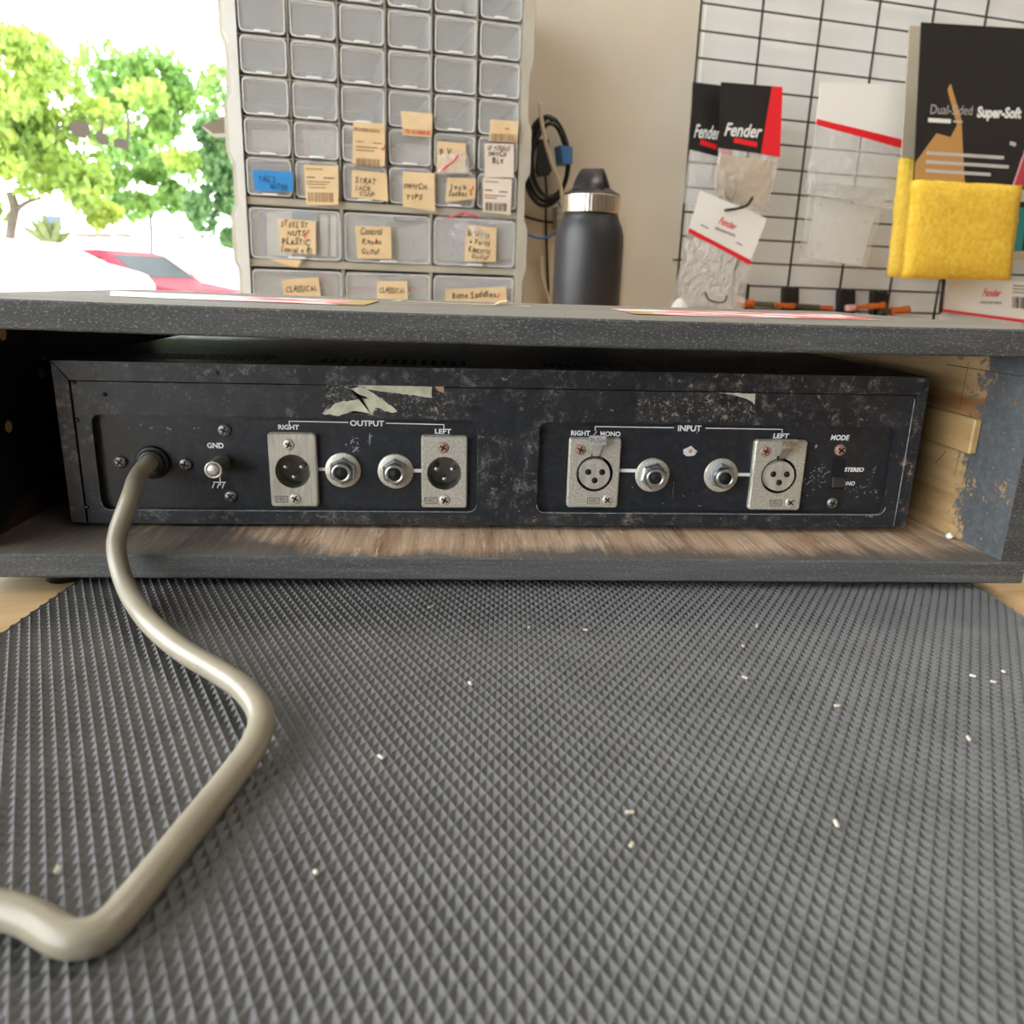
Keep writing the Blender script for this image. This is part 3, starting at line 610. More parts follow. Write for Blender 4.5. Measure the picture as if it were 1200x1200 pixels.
def xlr_female(x0, z0, x1, z1, hx, hz, ptx, ptz, lb, tabm='tab_metal'):
    a = q(x0, z0, YP); b_ = q(x1, z1, YP); c = q(hx, hz, YP); hr = .0094
    pl = up(xlr_plate_mb(a.x, a.z, b_.x, b_.z, c.x, c.z, hr, RD), 'input_connector', 'nickel_rough', lb)
    n = 28; mb = MB(); vs = []
    for y, r in ((YP+.0002, hr), (.012, hr*.97)): vs += [(p_[0], y, p_[1]) for p_ in circ(c.x, c.z, r, n)]
    mb.add(vs, [(i, (i+1) % n, n+(i+1) % n, n+i) for i in range(n)], 0, True); mb.add([(p_[0], .0119, p_[1]) for p_ in circ(c.x, c.z, hr, n)], [tuple(range(n))])
    mb.build('socket_gap', 'hole_black', pl, fix=False)
    pts3 = [(-.0036, .0012), (.0036, .0012), (-.0000, -.0032)]
    up(MB().plate(circ(c.x, c.z, .0078, 30), [circ(c.x+dx, c.z+dz, .00155, 14) for dx, dz in pts3], YP-.0010, .009), 'socket_insert', 'nickel', None, pl)
    up(MB().lathe([(.0081, 0), (.0081, .0102), (.0075, .0108), (.0075, .0098)], (c.x, .0115, c.z-.0), (0, -1, 0), 32), 'socket_rim', 'nickel', None, pl)
    up(MB().box((c.x-.0048, YP-.0014, c.z+.0040), (c.x+.0048, YP-.0009, c.z+.0052)), 'insert_ledge', 'nickel', None, pl)
    for dx, dz in pts3: up(MB().lathe([(.0016, 0), (.0016, .0001)], (c.x+dx, YP-.0011, c.z+dz), (0, -1, 0), 14), 'contact_hole', 'hole_black', None, pl)
    t = q(ptx, ptz, YP-.004)
    mb = MB().plate(rrect(t.x-.0043, t.z-.0021, t.x+.0043, t.z+.0026, .0008, 2), [], YP-.0046, YP-.0034)
    mb.add([(t.x-.0028, YP-.0036, t.z-.0019), (t.x+.0028, YP-.0036, t.z-.0019), (c.x+.0017, YP-.0008, c.z+.0094), (c.x-.0017, YP-.0008, c.z+.0094)], [(0, 1, 2, 3)])
    tb_ = up(mb, 'release_tab', tabm, 'small PUSH release tab', pl)
    up(MB().box((c.x-.0022, YP-.0006, c.z+.0088), (c.x+.0022, YP+.0001, c.z+.0106)), 'tab_slot', 'hole_black', None, pl)
    mb = MB(); put_text(mb, 'PUSH', (t.x, YP-.0047, t.z-.0010), .0026, bold=.0, width=.0072); mb.build('tab_text', 'engrave', pl)
    p_ = q(x0+5.0, z1-5.2, YP); screw(p_.x, p_.z, YP, .0027, 'screw_rust', .0007, .35, pl)
    p_ = q(x1-4.9, z0+3.6, YP); screw(p_.x, p_.z, YP, .0027, 'nickel_rough', .0007, .7, pl)
    p_ = q((x0+x1)/2+.4, z0+3.2, YP); maker_mark(pl, p_.x, p_.z, YP, .0064)
xlr_female(32.8, 10.2, 58.0, 45.4, 45.7, 27.6, 46.2, 44.8, 'nickel right input socket with a bent-up push tab')
xlr_female(129.0, 9.6, 155.4, 45.6, 142.6, 27.4, 146.0, 44.3, 'nickel left input socket with the push tab lying flat', 'zinc')
def jack(x, z, lb, rot):
    p_ = q(x, z, RD); o = (p_.x, RD, p_.z)
    root = up(MB().lathe([(.0090, 0), (.0090, .0007), (.0086, .0010), (.0050, .0010)], o, (0, -1, 0), 36), 'jack_socket', 'nickel_rough', lb)
    b = MB(); b.lathe([(.0069, .0010), (.0069, .0034), (.0062, .0040), (.0048, .0040)], o, (0, -1, 0), 6, smooth=False)
    M = Matrix.Translation(o) @ Matrix.Rotation(rot, 4, 'Y') @ Matrix.Translation(-Vector(o)); b.v = [tuple(M @ Vector(v)) for v in b.v]
    up(b, 'hex_nut', 'zinc_blue', None, root)
    mb = MB(); n = 26; prof = [(.0052, .0040), (.0052, .0052), (.0049, .0055), (.0049, .0078), (.0046, .0082), (.0036, .0082), (.0032, .0076), (.0032, .003)]
    vs = [(o[0]+r*math.cos(2*PI*i/n), o[1]-h, o[2]+r*math.sin(2*PI*i/n)) for r, h in prof for i in range(n)]
    mb.add(vs, [(j*n+i, j*n+(i+1) % n, (j+1)*n+(i+1) % n, (j+1)*n+i) for j in range(len(prof)-1) for i in range(n)], 0, True)
    up(mb, 'threaded_barrel', 'zinc', None, root)
    up(MB().lathe([(.0031, 0), (.0031, .0076)], o, (0, -1, 0), 20), 'bore_dark', 'hole_black', None, root)  # solid black plug, the dark inside the bore put into its colour
jack(-81.3, 28.3, 'jack socket next to the right output connector', .3); jack(-55.3, 28.0, 'jack socket next to the left output connector', .2)
jack(75.6, 27.4, 'jack socket next to the right input connector', .45); jack(111.6, 27.6, 'jack socket next to the left input connector', .1)
# ground terminal
p_ = q(-139.3, 31.8, RD); o = (p_.x, RD, p_.z)
gt = up(MB().lathe([(.0036, 0), (.0036, .005)], o, (0, -1, 0), 20), 'ground_terminal', 'brass_aged', 'brass ground binding post')
up(MB().lathe([(.0040, .0035), (.0043, .0042), (.0043, .0165), (.0040, .0170)], o, (0, -1, 0), 48, knurl=.07, smooth=False), 'knurled_knob', 'brass_aged', None, gt)
up(MB().lathe([(.0041, .0170), (.0041, .0182), (.0033, .0182), (.0031, .0172)], o, (0, -1, 0), 28), 'knob_rim', 'nickel', None, gt)
up(MB().lathe([(.0030, .0168), (.0029, .0184), (.0020, .0190), (.0003, .0191)], o, (0, -1, 0), 24), 'post_tip', 'nickel_rough', None, gt)
# cable gland
p_ = q(-173.4, 31.3, RD); go = Vector((p_.x, RD, p_.z))
gl = up(MB().lathe([(.0083, 0), (.0083, .0016), (.0072, .0022), (.0068, .0022)], go, (0, -1, 0), 32), 'cable_gland', 'black_rubber', 'black round strain relief of the mains cable')
up(MB().lathe([(.0066, .0014), (.0066, .0040), (.0056, .0046), (.0046, .0046)], go, (0, -1, 0), 28), 'gland_collar', 'dark_plastic', None, gl)
# mode slide switch
p_ = q(174.0, 29.0, RD)
sw = up(MB().box((p_.x-.0034, RD-.0002, p_.z-.0080), (p_.x+.0034, RD+.0000, p_.z+.0080)), 'mode_switch', 'hole_black', 'black mode slide switch')
up(MB().box((p_.x-.0033, RD-.0028, p_.z-.0072), (p_.x+.0033, RD-.0002, p_.z-.0012), bev=.0004), 'slider', 'dark_plastic', None, sw)
# paper remnants, chips and scratches
rp = random.Random(11)
def blob(pts, y, name, mats, label=None, jit=.0004):
    P_ = []
    for i in range(len(pts)):
        a, b_ = Vector(pts[i]), Vector(pts[(i+1) % len(pts)]); n = max(1, int((b_-a).length/1.6))
        for j in range(n):
            w = a.lerp(b_, j/n); P_.append((w.x*.001+rp.uniform(-jit, jit), w.y*.001+rp.uniform(-jit, jit)))
    mb = MB(); b = bmesh.new(); vv = [b.verts.new((x, y, z)) for x, z in P_]
    b.faces.new(vv); bmesh.ops.triangulate(b, faces=b.faces[:]); mb.bm(b); return up(mb, name, mats, label)
def chp(u, v):
    P_ = at_y(u, v, 0); return (P_.x*1000, (P_.z-.02334-P_.x*.0061)*1000)
blob([chp(*t) for t in ((383, 450), (523, 454), (523, 488), (377, 486))], -.00045, 'label_residue', 'label_residue', 'dark speckled patch where a label was, above OUTPUT', .0003)
blob([chp(*t) for t in ((746, 459), (886, 461), (886, 485), (880, 495), (746, 494))], -.00045, 'label_residue', 'label_residue', 'dark speckled patch where a label was, above INPUT', .0003)
blob([chp(*t) for t in ((390, 450), (420, 451), (430, 456), (507, 466), (507, 453), (422, 449))], -.0006, 'paper_remnant', 'paper_remnant', 'torn strip of old paper label above OUTPUT', .0002)
blob([chp(*t) for t in ((378, 485), (395, 472), (432, 466), (412, 456), (424, 452), (440, 461), (452, 470), (467, 481), (460, 484), (442, 478), (436, 486), (415, 481), (398, 487))], -.0006, 'paper_remnant', 'paper_remnant', 'larger torn scrap of old paper label above OUTPUT')
blob([chp(*t) for t in ((841, 460), (886, 461), (885, 474), (878, 468), (862, 463))], -.0006, 'paper_remnant', 'paper_remnant', 'torn paper corner above INPUT', .0002)
for pts in (((510, 452), (521, 452), (521, 460), (515, 458)),): blob([chp(*t) for t in pts], -.0006, 'label_trace', 'chip_core', None, .0002)
c = [(94.3+3.6*math.cos(i*.7)*rp.uniform(.7, 1.1), 39.8+3.2*math.sin(i*.7)*rp.uniform(.7, 1.1)) for i in range(9)]
blob([(q(x, z, RD).x*1000, q(x, z, RD).z*1000) for x, z in c], RD-.00005, 'paint_chip', 'chip_metal', 'bare metal chip between the input jacks'); c2 = [(94.6+1.3*math.cos(i), 40.0+1.2*math.sin(i)) for i in range(6)]
blob([(q(x, z, RD).x*1000, q(x, z, RD).z*1000) for x, z in c2], RD-.0001, 'paint_chip', 'chip_core', None, .0001)
def rscr(px, name='scratch_mark', mats='scratch'):
    mb = MB()
    for u, v, l, a, w in px:
        x, z = chp(u, v); p_ = q(x, z, RD-.00006); d = Vector((math.cos(a), 0, math.sin(a)))*l*.0005; n = Vector((-math.sin(a), 0, math.cos(a)))*w*.0005
        mb.add([p_-d-n*.3, p_-d+n*.3, p_+n, p_+d+n*.2, p_+d-n*.2, p_-n], [(0, 1, 2, 3, 4, 5)])
    up(mb, name, mats)
L_ = []
for u0, v0, su, sv, n in ((415, 522, 9, 8, 14), (434, 512, 3, 6, 5), (962, 553, 14, 8, 26), (950, 566, 12, 12, 18), (1010, 572, 14, 8, 14), (790, 575, 60, 15, 10), (520, 580, 30, 10, 6), (200, 500, 50, 8, 8), (700, 505, 60, 4, 4), (1022, 560, 8, 20, 12)):
    for i in range(n): L_.append((u0+rp.gauss(0, su*.6), v0+rp.gauss(0, sv*.6), rp.uniform(.5, 2.2), rp.uniform(0, PI), rp.uniform(.25, .7)))
L_ += [(957, 523, 2.2, 1.5, 1.6), (434, 514, 5, 1.6, .8), (417, 527, 4, .7, 1.6), (413, 517, 3, 1.0, 1.2), (789, 576, 7, 1.55, .4)]
rscr(L_)
for u, v in ((124, 462), (88, 448), (92, 492), (103, 594), (256, 437)):
    x, z = chp(u, v); up(MB().lathe([(.0011, 0), (.0009, .0004), (.0002, .0005)], (x*.001, -.0009, z*.001), (0, -1, 0), 8), 'paint_bump', 'enamel_hem')

# mains cable
zc = MT+.0043
def cz(u, v, z): return at_z(u, v, z)
PR = go+Vector((0, 0, .02334-go.x*.0061*0))
pts = [PR+Vector((0, .006, 0)), PR+Vector((0, -.006, -.0006)), PR+Vector((-.0012, -.018, -.0045)), at_y(154, 580, -.036), at_y(139, 622, -.045), at_y(137, 650, -.0535), cz(149, 690, .0145), cz(175, 729, .0120), cz(212, 761, .0112), cz(254, 786, .0122), cz(289, 811, .0132), cz(306, 840, .0120), cz(298, 872, .0104), cz(270, 912, zc), cz(232, 960, zc), cz(196, 1005, zc), cz(158, 1052, zc), cz(122, 1090, zc), cz(80, 1100, zc), cz(30, 1074, zc), cz(-30, 1062, zc), cz(-120, 1066, zc), cz(-330, 1110, zc)]
single(MB().tube(spline(pts, 9), .0041, 16), 'power_cord', 'cord_grey', PR, 'thick beige-grey mains cable running from the unit over the mat', 'cable', wall=False)

# ================================================================== parts cabinet
CT = .17
cab = WT('parts_cabinet', (-.165, -.10, 0), 'beige parts cabinet with clear drawers and tan labels, behind the case by the window', 'cabinet')
XL, XR, ZTOP = -.3535, .0285, .545
cab.part(MB().box((XL-.004, -.004, 0), (XR+.004, -.001, ZTOP)), 'back_sheet', 'cab_beige')
ROWS = [(.2975+.0487*i+.0016, .2975+.0487*(i+1)-.0016) for i in range(5)]   # upper small rows
PX = (XR-XL)/6
zs_sm = [(.2480, .2962)]+ROWS
zs_bg = [(.1668, .2335), (.086, .1530), (.005, .0715)]
# side frames: stepped profile as in the photo
def side_frame(x_in, sgn, name):
    steps = []; z = 0
    prof = [(0, .016), (.075, .016), (.088, .011), (.150, .011), (.163, .016), (.222, .016), (.236, .010), (.288, .010), (.302, .017), (.36, .017), (.372, .011), (.43, .011), (.445, .017), (ZTOP, .017)]
    out = [(x_in, 0)]+[(x_in+sgn*w, z) for z, w in prof]+[(x_in, ZTOP)]
    mb = MB().plate(out, [], -CT-.004, -.002)
    out2 = [(x_in+sgn*.004, 0)]+[(x_in+sgn*(w+.0055), z) for z, w in prof]+[(x_in+sgn*.004, ZTOP)]
    mb.plate(out2, [], -CT+.012, -.02, 1); return cab.part(mb, name, ['cab_pale', 'cab_beige'] if sgn < 0 else ['cab_beige', 'cab_pale'])
side_frame(XL, -1, 'side_frame'); side_frame(XR, 1, 'side_frame')
for z in [0, .0735, .1555, .2362]+[.2966+.0487*i for i in range(6)]:
    big = z < .29; cab.part(MB().box((XL, -CT+.0 if big else -CT+.006, z), (XR, -.004, z+(.010 if big else .0022)), bev=.0006), 'shelf', 'cab_beige')
for i in range(1, 6):
    cab.part(MB().box((XL+i*PX-.0012, -CT+.004, .248), (XL+i*PX+.0012, -.004, ZTOP)), 'divider', 'cab_beige')
for i in range(1, 3):
    cab.part(MB().box((XL+2*i*PX-.0018, -CT+.002, .01), (XL+2*i*PX+.0018, -.004, .237)), 'divider', 'cab_beige')
cab.part(MB().box((XL-.01, -CT, ZTOP), (XR+.01, -.002, ZTOP+.012), bev=.003), 'top_rim', 'cab_beige')
def drawer_mb(x0, x1, z0, z1):
    y = -CT-.002; mb = MB(); w = x1-x0
    mb.plate(rrect(x0+.0022, z0, x1-.0022, z1, .006, 3), [], y-.0015, y)                 # front
    for a, b_ in ((x0+.0035, x0+.005), (x1-.005, x1-.0035)): mb.box((a, y, z0+.003), (b_, -.03, z1-.006))
    mb.box((x0+.005, y, z0+.003), (x1-.005, -.03, z0+.0042)); mb.box((x0+.005, -.0315, z0+.003), (x1-.005, -.03, z1-.006))
    mb.box((x0+.006, y-.0045, z1-.0052), (x1-.006, y-.0015, z1-.0038), 0)
    mb.plate(rrect(x0+.0018, z0-.0002, x1-.0018, z1+.0002, .0062, 3), [rrect(x0+.0034, z0+.0016, x1-.0034, z1-.0016, .005, 3)], y-.0024, y-.0016, 1)  # pale ring put in for the bright highlights along the drawer edges
    return mb
DR = {}
for r_, (z0, z1) in enumerate(zs_sm):
    for c_ in range(6):
        d = cab.part(drawer_mb(XL+c_*PX+.001, XL+(c_+1)*PX-.001, z0, z1-.0015), 'drawer', ['drawer_clear', 'rim_glint']); DR['s', r_, c_] = d
        cx = XL+(c_+.5)*PX; cab.part(MB().box((cx-.010, -CT-.0078, z0+.0004), (cx+.010, -CT-.0035, z0+.0026), bev=.0006), 'handle', 'lip_clear', d)
for r_, (z0, z1) in enumerate(zs_bg):
    for c_ in range(3):
        d = cab.part(drawer_mb(XL+2*c_*PX+.001, XL+2*(c_+1)*PX-.001, z0, z1-.0015), 'drawer', ['drawer_clear', 'rim_glint']); DR['b', r_, c_] = d
        cx = XL+(2*c_+1)*PX; cab.part(MB().box((cx-.012, -CT-.0078, z0+.0004), (cx+.012, -CT-.0035, z0+.003), bev=.0006), 'handle', 'lip_clear', d)
LY = CT+.0085
def lab(dr, px, mats, lines=(), bars=(), marks=(), small=(), label=None, hand=1, t=LY):
    """paper label: px four corners (TL,TR,BR,BL) in the photograph on the drawer-front plane; lines (text,u,v,h px,w px)"""
    P_ = [hw(u, v, t) for u, v in px]; mb = MB().quad(*P_, .0006)
    ex = (P_[1]-P_[0]).normalized(); ez = (P_[0]-P_[3]); ez = (ez-ex*ez.dot(ex)).normalized(); pm = (P_[1]-P_[0]).length/(Vector(px[1])-Vector(px[0])).length
    for body, u, v, h, w in lines: put_text(mb, body, hw(u, v+h/2, t+.0004), h*pm, 1, ex, ez, width=w*pm, hand=hand)
    for u, v, w, h, n, mi in bars:                       # barcode
        rb = random.Random(int(u*7)); o = hw(u, v, t+.0004); x = 0
        while x < w:
            bw = rb.choice((.5, .8, 1.2)); mb.add([o+ex*(x*pm), o+ex*((x+bw)*pm), o+ex*((x+bw)*pm)-ez*(h*pm), o+ex*(x*pm)-ez*(h*pm)], [(3, 2, 1, 0)], mi); x += bw+rb.choice((.6, 1.0, 1.5))
    for pts in marks:                                    # red pen
        q_ = [hw(u, v, t+.0005) for u, v in pts]; mb.tube(q_, .0007, 5, 3)
    for u, v, w, mi in small: o = hw(u, v, t+.0004); mb.add([o, o+ex*(w*pm), o+ex*(w*pm)-ez*(1.1*pm), o-ez*(1.1*pm)], [(3, 2, 1, 0)], mi)
    o = cab.part(mb, 'paper_label', mats, dr)
    if label: o['label'] = label
    return o
TAN = ['note_tan', 'ink', 'ink_brown', 'ink_red']; PALE = ['note_pale', 'ink', 'ink_brown', 'ink_red']; BLUE = ['note_blue', 'ink_navy', 'ink_brown', 'ink_red']
lab(DR['s', 0, 0], [(296, 199), (343.5, 202), (343.5, 224.5), (299, 223.5)], BLUE, [('TAG 3', 313, 210, 7, 20), ('NUTEN', 327, 219, 6, 22)], label='blue handwritten label')
lab(DR['s', 0, 1], [(356, 193), (396, 194.5), (396.5, 240), (359, 240)], TAN, bars=[(361, 225, 30, 11, 0, 2)], small=[(359, 207, 10, 1), (379, 208, 13, 1), (359, 212, 28, 2), (359, 215, 24, 2), (362, 219, 20, 2), (358, 197, 20, 2)], label='tan barcode label')
lab(DR['s', 0, 2], [(413, 199), (453, 203), (455, 236), (412, 231)], TAN, [('STRAT', 429, 212, 6, 25), ('JACK', 426, 220.5, 5, 20), ('CUP', 430, 227.5, 5, 18)], label='tan label reading STRAT JACK CUP')
lab(DR['s', 0, 3], [(472, 201), (509, 203), (510, 248), (472, 242)], TAN, [('SWITCH', 487, 219, 5.5, 28), ('TIPS', 486, 231, 6, 20)], label='tan label reading SWITCH TIPS')
lab(DR['s', 0, 4], [(524, 208), (558, 209), (557, 233), (522, 237)], TAN, [('Jack', 538, 219, 6, 22), ('Socket +', 540, 227, 6, 29)], marks=[[(549, 222), (551, 225), (555, 218)]], label='tan label reading Jack Socket')
lab(DR['s', 0, 5], [(566, 208), (600, 210), (598, 252), (566, 248)], PALE, bars=[(569, 237, 26, 9, 0, 1)], small=[(568, 212, 16, 2), (568, 222, 9, 1), (585, 224, 10, 1), (568, 228, 25, 2), (568, 231, 14, 2)], label='pale barcode label')
lab(DR['s', 1, 2], [(414, 142), (451, 145), (451, 195), (413, 192)], TAN, bars=[(417, 185, 29, 9, 0, 2), (415, 149, 30, 4, 0, 2)], marks=[[(446, 173), (448, 176), (452, 169)]], small=[(417, 165, 9, 2), (437, 167, 11, 2), (417, 171, 26, 2), (417, 175, 22, 2)], label='tan barcode label with a red tick')
lab(DR['s', 1, 3], [(470, 130), (507, 133), (506, 161), (472, 158)], TAN, bars=[(474, 151, 30, 5, 0, 3)], label='tan label with a reddish barcode')
lab(DR['s', 1, 4], [(512, 165), (546, 168), (545, 203), (512, 202)], TAN, [('9 V.', 524, 178, 7, 18)], label='tan label behind a bag with a red strip')
lab(DR['s', 1, 5], [(568, 168), (602, 169), (602, 208), (568, 208)], PALE, [('LP TOGGLE', 585, 174, 4.5, 27), ('SWITCH', 583, 181, 5, 22), ('BLK', 584.5, 189, 5.5, 14)], label='pale label reading LP TOGGLE SWITCH BLK')
lab(DR['s', 2, 5], [(575, 140), (608, 142), (606, 167), (573, 165)], TAN, bars=[(576, 156, 30, 8, 0, 2)], marks=[[(592, 151), (596, 150)]], label='tan barcode label')
lab(DR['b', 0, 0], [(326, 256), (370, 259), (370, 298), (328.5, 296)], TAN, [('STEEL ST', 345.5, 263, 6.5, 33), ('NUTS', 347.5, 273, 6, 22), ('PLASTIC', 347.5, 283.5, 7, 34), ('(metal x 8)', 348, 292.5, 6, 37)], marks=[[(358, 280), (357, 276), (362, 269)]], label='tan label reading STEEL ST NUTS PLASTIC')
lab(DR['b', 0, 1], [(416, 265), (458, 265.5), (459, 303.5), (419, 303)], TAN, [('Control', 436, 271.5, 7, 26), ('Knobs', 436, 283, 6.5, 24), ('Guitar', 435, 294.5, 6.5, 23)], marks=[[(441, 279), (441.5, 286)]], label='tan label reading Control Knobs Guitar')
lab(DR['b', 0, 2], [(547, 263), (582, 267), (581, 307), (544, 306)], TAN, [('Bridges', 561, 274, 6, 26), ('+ Parts', 562, 284, 6, 25), ('Electric', 562, 293.5, 6, 27), ('Guitar', 563, 301, 5.5, 22)], marks=[[(560, 276), (560, 270)]], label='tan label reading Bridges + Parts Electric Guitar')
lab(DR['b', 1, 0], [(330, 328), (373, 325), (376, 348), (332, 347)], TAN, [('CLASSICAL', 354, 338.5, 6.5, 37)], label='tan label reading CLASSICAL')
lab(DR['b', 1, 1], [(442, 329), (477, 329), (478, 352), (442, 350)], TAN, [('CLASSICAL', 460, 340.5, 6, 31)], label='smaller tan label reading CLASSICAL')
lab(DR['b', 1, 2], [(522, 339), (593, 336), (594, 357), (522, 356)], TAN, [('Bone Saddles', 556, 345.5, 7, 52)], marks=[[(580, 346), (583, 349), (586, 343)]], label='tan label reading Bone Saddles')
cab.part(MB().quad(hw(314, 303, LY), hw(354, 305, LY), hw(348, 314, LY), hw(330, 309, LY), .0006), 'loose_label', 'note_tan', None, 'tan paper flap folded over the shelf edge')
# contents in the drawers
rb = random.Random(5)
def bag(px, t, name, label, mats='bag_clear', zipline=None, cat='plastic bag', bulge=.006, n=6, group='clear bags in the cabinet drawers', stuffing=0, smat='part_grey'):
    P_ = [hw(u, v, t) for u, v in px]; vs = []; base = (P_[2]+P_[3])/2
    for j in range(n+1):
        for i in range(n+1):
            f, g_2 = i/n, j/n; w = P_[0].lerp(P_[1], f).lerp(P_[3].lerp(P_[2], f), g_2)
            b_ = bulge*math.sin(PI*f)*math.sin(PI*g_2)+rb.uniform(-1, 1)*bulge*.22*(0 < i < n)*(0 < j < n)
            vs.append((w, b_))
    W_ = WT(name, base, label, cat, group); mb = MB()
    for sg in (-1, 1): mb.add([w+Vector((0, sg*(b_+.0003), 0)) for w, b_ in vs], [(j*(n+1)+i, j*(n+1)+i+1, (j+1)*(n+1)+i+1, (j+1)*(n+1)+i) for j in range(n) for i in range(n)], 0, True)
    W_.part(mb, 'pouch', mats)
    if zipline:
        for a, b_ in zip(zipline[:-1], zipline[1:]): W_.part(MB().tube([hw(*a, t+bulge*.7+.0015), hw(*b_, t+bulge*.7+.0015)], .0013, 6), 'zip_strip', 'zip_red')
    for i in range(stuffing):
        f, g_2 = rb.uniform(.2, .8), rb.uniform(.55, .9); w = P_[0].lerp(P_[1], f).lerp(P_[3].lerp(P_[2], f), g_2)
        M = Matrix.Translation(w) @ Euler((rb.uniform(0, 3), rb.uniform(0, 3), 0)).to_matrix().to_4x4(); s_ = rb.uniform(.003, .006)
        W_.part(MB().box((-s_, -s_*.25, -s_*.4), (s_, s_*.25, s_*.4), bev=s_*.1, M=M), 'small_part', smat)
    return W_
IN = .158
bag([(295, 152), (342, 154), (341, 178), (297, 177)], IN, 'parts_bag', 'crumpled clear bag with grey parts in the top left drawer', 'bag_milky', stuffing=7)
bag([(354, 152), (400, 153), (400, 184), (357, 183)], IN, 'parts_bag', 'clear bag with a red zip in the drawer right of the top left one', 'bag_milky', [(357, 170), (366, 182)], stuffing=6)
bag([(464, 168), (504, 170), (504, 195), (466, 194)], IN, 'parts_bag', 'clear bag in the drawer above SWITCH TIPS', 'bag_milky', [(478, 199), (503, 200)], stuffing=4, smat='part_white')
bag([(514, 182), (546, 178), (552, 203), (514, 204)], .172+.018, 'parts_bag', 'clear bag with a bright red zip hanging over the 9 V label', 'bag_clear', [(516, 201), (531, 189), (538, 181)], bulge=.003)
bag([(298, 322), (396, 324), (396, 352), (300, 350)], IN, 'parts_bag', 'clear bag with a slanting red zip in the left CLASSICAL drawer', 'bag_milky', [(375, 319), (393, 343)], stuffing=8, smat='part_dark')
bag([(408, 322), (500, 326), (500, 356), (410, 352)], IN, 'parts_bag', 'clear bag with a level red zip in the middle CLASSICAL drawer', 'bag_milky', [(410, 337), (440, 337.5), (496, 338)], stuffing=6)
bag([(512, 240), (598, 250), (604, 305), (508, 305)], .165, 'parts_bag', 'large crinkled bag bulging out of the Bridges drawer', 'bag_clear', [(525, 255), (544, 250), (562, 255)], bulge=.014, stuffing=16, smat='part_dark')
bag([(466, 268), (499, 262), (499, 304), (468, 305)], IN, 'parts_bag', 'clear bag of dark knobs beside the Control Knobs label', 'bag_milky', stuffing=12, smat='part_dark')
bag([(508, 325), (600, 326), (600, 338), (508, 340)], IN, 'parts_bag', 'clear bag with pale blue slips above the Bone Saddles label', 'bag_milky', stuffing=5, smat='part_white')
bag([(410, 168), (452, 170), (452, 194), (412, 193)], IN, 'parts_bag', 'clear bag behind the tan barcode label with the red tick', 'bag_milky', stuffing=5)
bag([(351, 200), (402, 202), (402, 226), (352, 225)], IN, 'parts_bag', 'clear bag in the drawer right of the blue label', 'bag_milky', stuffing=5)
bag([(409, 203), (457, 206), (457, 232), (410, 230)], IN, 'parts_bag', 'clear bag in the STRAT JACK CUP drawer', 'bag_milky', stuffing=5)
bag([(461, 206), (508, 208), (508, 236), (462, 234)], IN, 'parts_bag', 'clear bag in the SWITCH TIPS drawer', 'bag_milky', stuffing=5)
bag([(408, 252), (462, 252), (462, 304), (410, 303)], IN, 'parts_bag', 'clear bag behind the Control Knobs label', 'bag_milky', stuffing=10, smat='part_dark')
for px, mt_, lb in (([(312, 248), (342, 247), (342, 300), (313, 300)], 'part_white', 'white paper packet at the left of the STEEL ST NUTS drawer'), ([(343, 247), (371, 248), (371, 301), (343, 301)], 'part_blue', 'blue-grey packet behind the STEEL ST NUTS label'), ([(375, 252), (384, 252), (384, 300), (375, 300)], 'part_white', 'first narrow white packet right of the STEEL ST NUTS label'), ([(388, 252), (394, 252), (394, 300), (388, 300)], 'part_white', 'second narrow white packet, beside the drawer edge right of STEEL ST NUTS'), ([(303, 246), (310, 246), (310, 300), (304, 300)], 'part_blue', 'slim blue packet in the left corner of the STEEL ST NUTS drawer')):
    P_ = [hw(u, v, IN) for u, v in px]; single(MB().quad(*P_, .02), 'paper_packet', mt_, (P_[2]+P_[3])/2, lb, 'packet')

# ================================================================== bottle
BP = at_y(686.5, 353, .665); BP.z = 0; R_ = .0438
bt = thing('drinking_bottle', BP, 'matt black insulated drinking bottle with a steel collar, behind the case', 'bottle')
MB().lathe([(R_*.93, 0), (R_, .004), (R_, .195), (R_*.985, .206), (R_*.93, .2155), (R_*.86, .2215), (R_*.815, .2265), (R_*.80, .2295)], (0, 0, 0), (0, 0, 1), 48).build('body', 'flask_black', bt)
MB().lathe([(.0335, .2285), (.0335, .2315)], (0, 0, 0), (0, 0, 1), 40).build('seal', 'lid_black', bt)
MB().lathe([(.0355, .2312), (.0365, .2322), (.0365, .2515), (.0355, .2525)], (0, 0, 0), (0, 0, 1), 96, knurl=.008, smooth=False).build('steel_collar', 'flask_steel', bt)
MB().lathe([(.0358, .2525), (.0350, .2545), (.030, .2570), (.0255, .260)], (0, 0, 0), (0, 0, 1), 40).build('lid', 'lid_black', bt)
# carrying loop: an arch-shaped strap, wide at the foot
pr = []; n = 18
for i in range(n+1):
    a = PI*i/n; pr.append((-math.cos(a)*.0255*(1-.28*math.sin(a)), .257+.0275*math.sin(a)**.8 if math.sin(a) > 0 else .257, .0200-.0075*math.sin(a)))
mb = MB(); vs = []
for x, z, w in pr:
    nx = x/.0255
    vs += [(x, -w, z), (x, w, z), (x*.74, w*.95, z-.0062), (x*.74, -w*.95, z-.0062)]
for i in range(n):
    for k_ in range(4): mb.f.append([i*4+k_, i*4+(k_+1) % 4, i*4+4+(k_+1) % 4, i*4+4+k_]); mb.m.append(0); mb.sm.append(True)
mb.v = vs; o = mb.build('carry_loop', 'lid_black', bt); o.rotation_euler = (0, 0, 1.22)

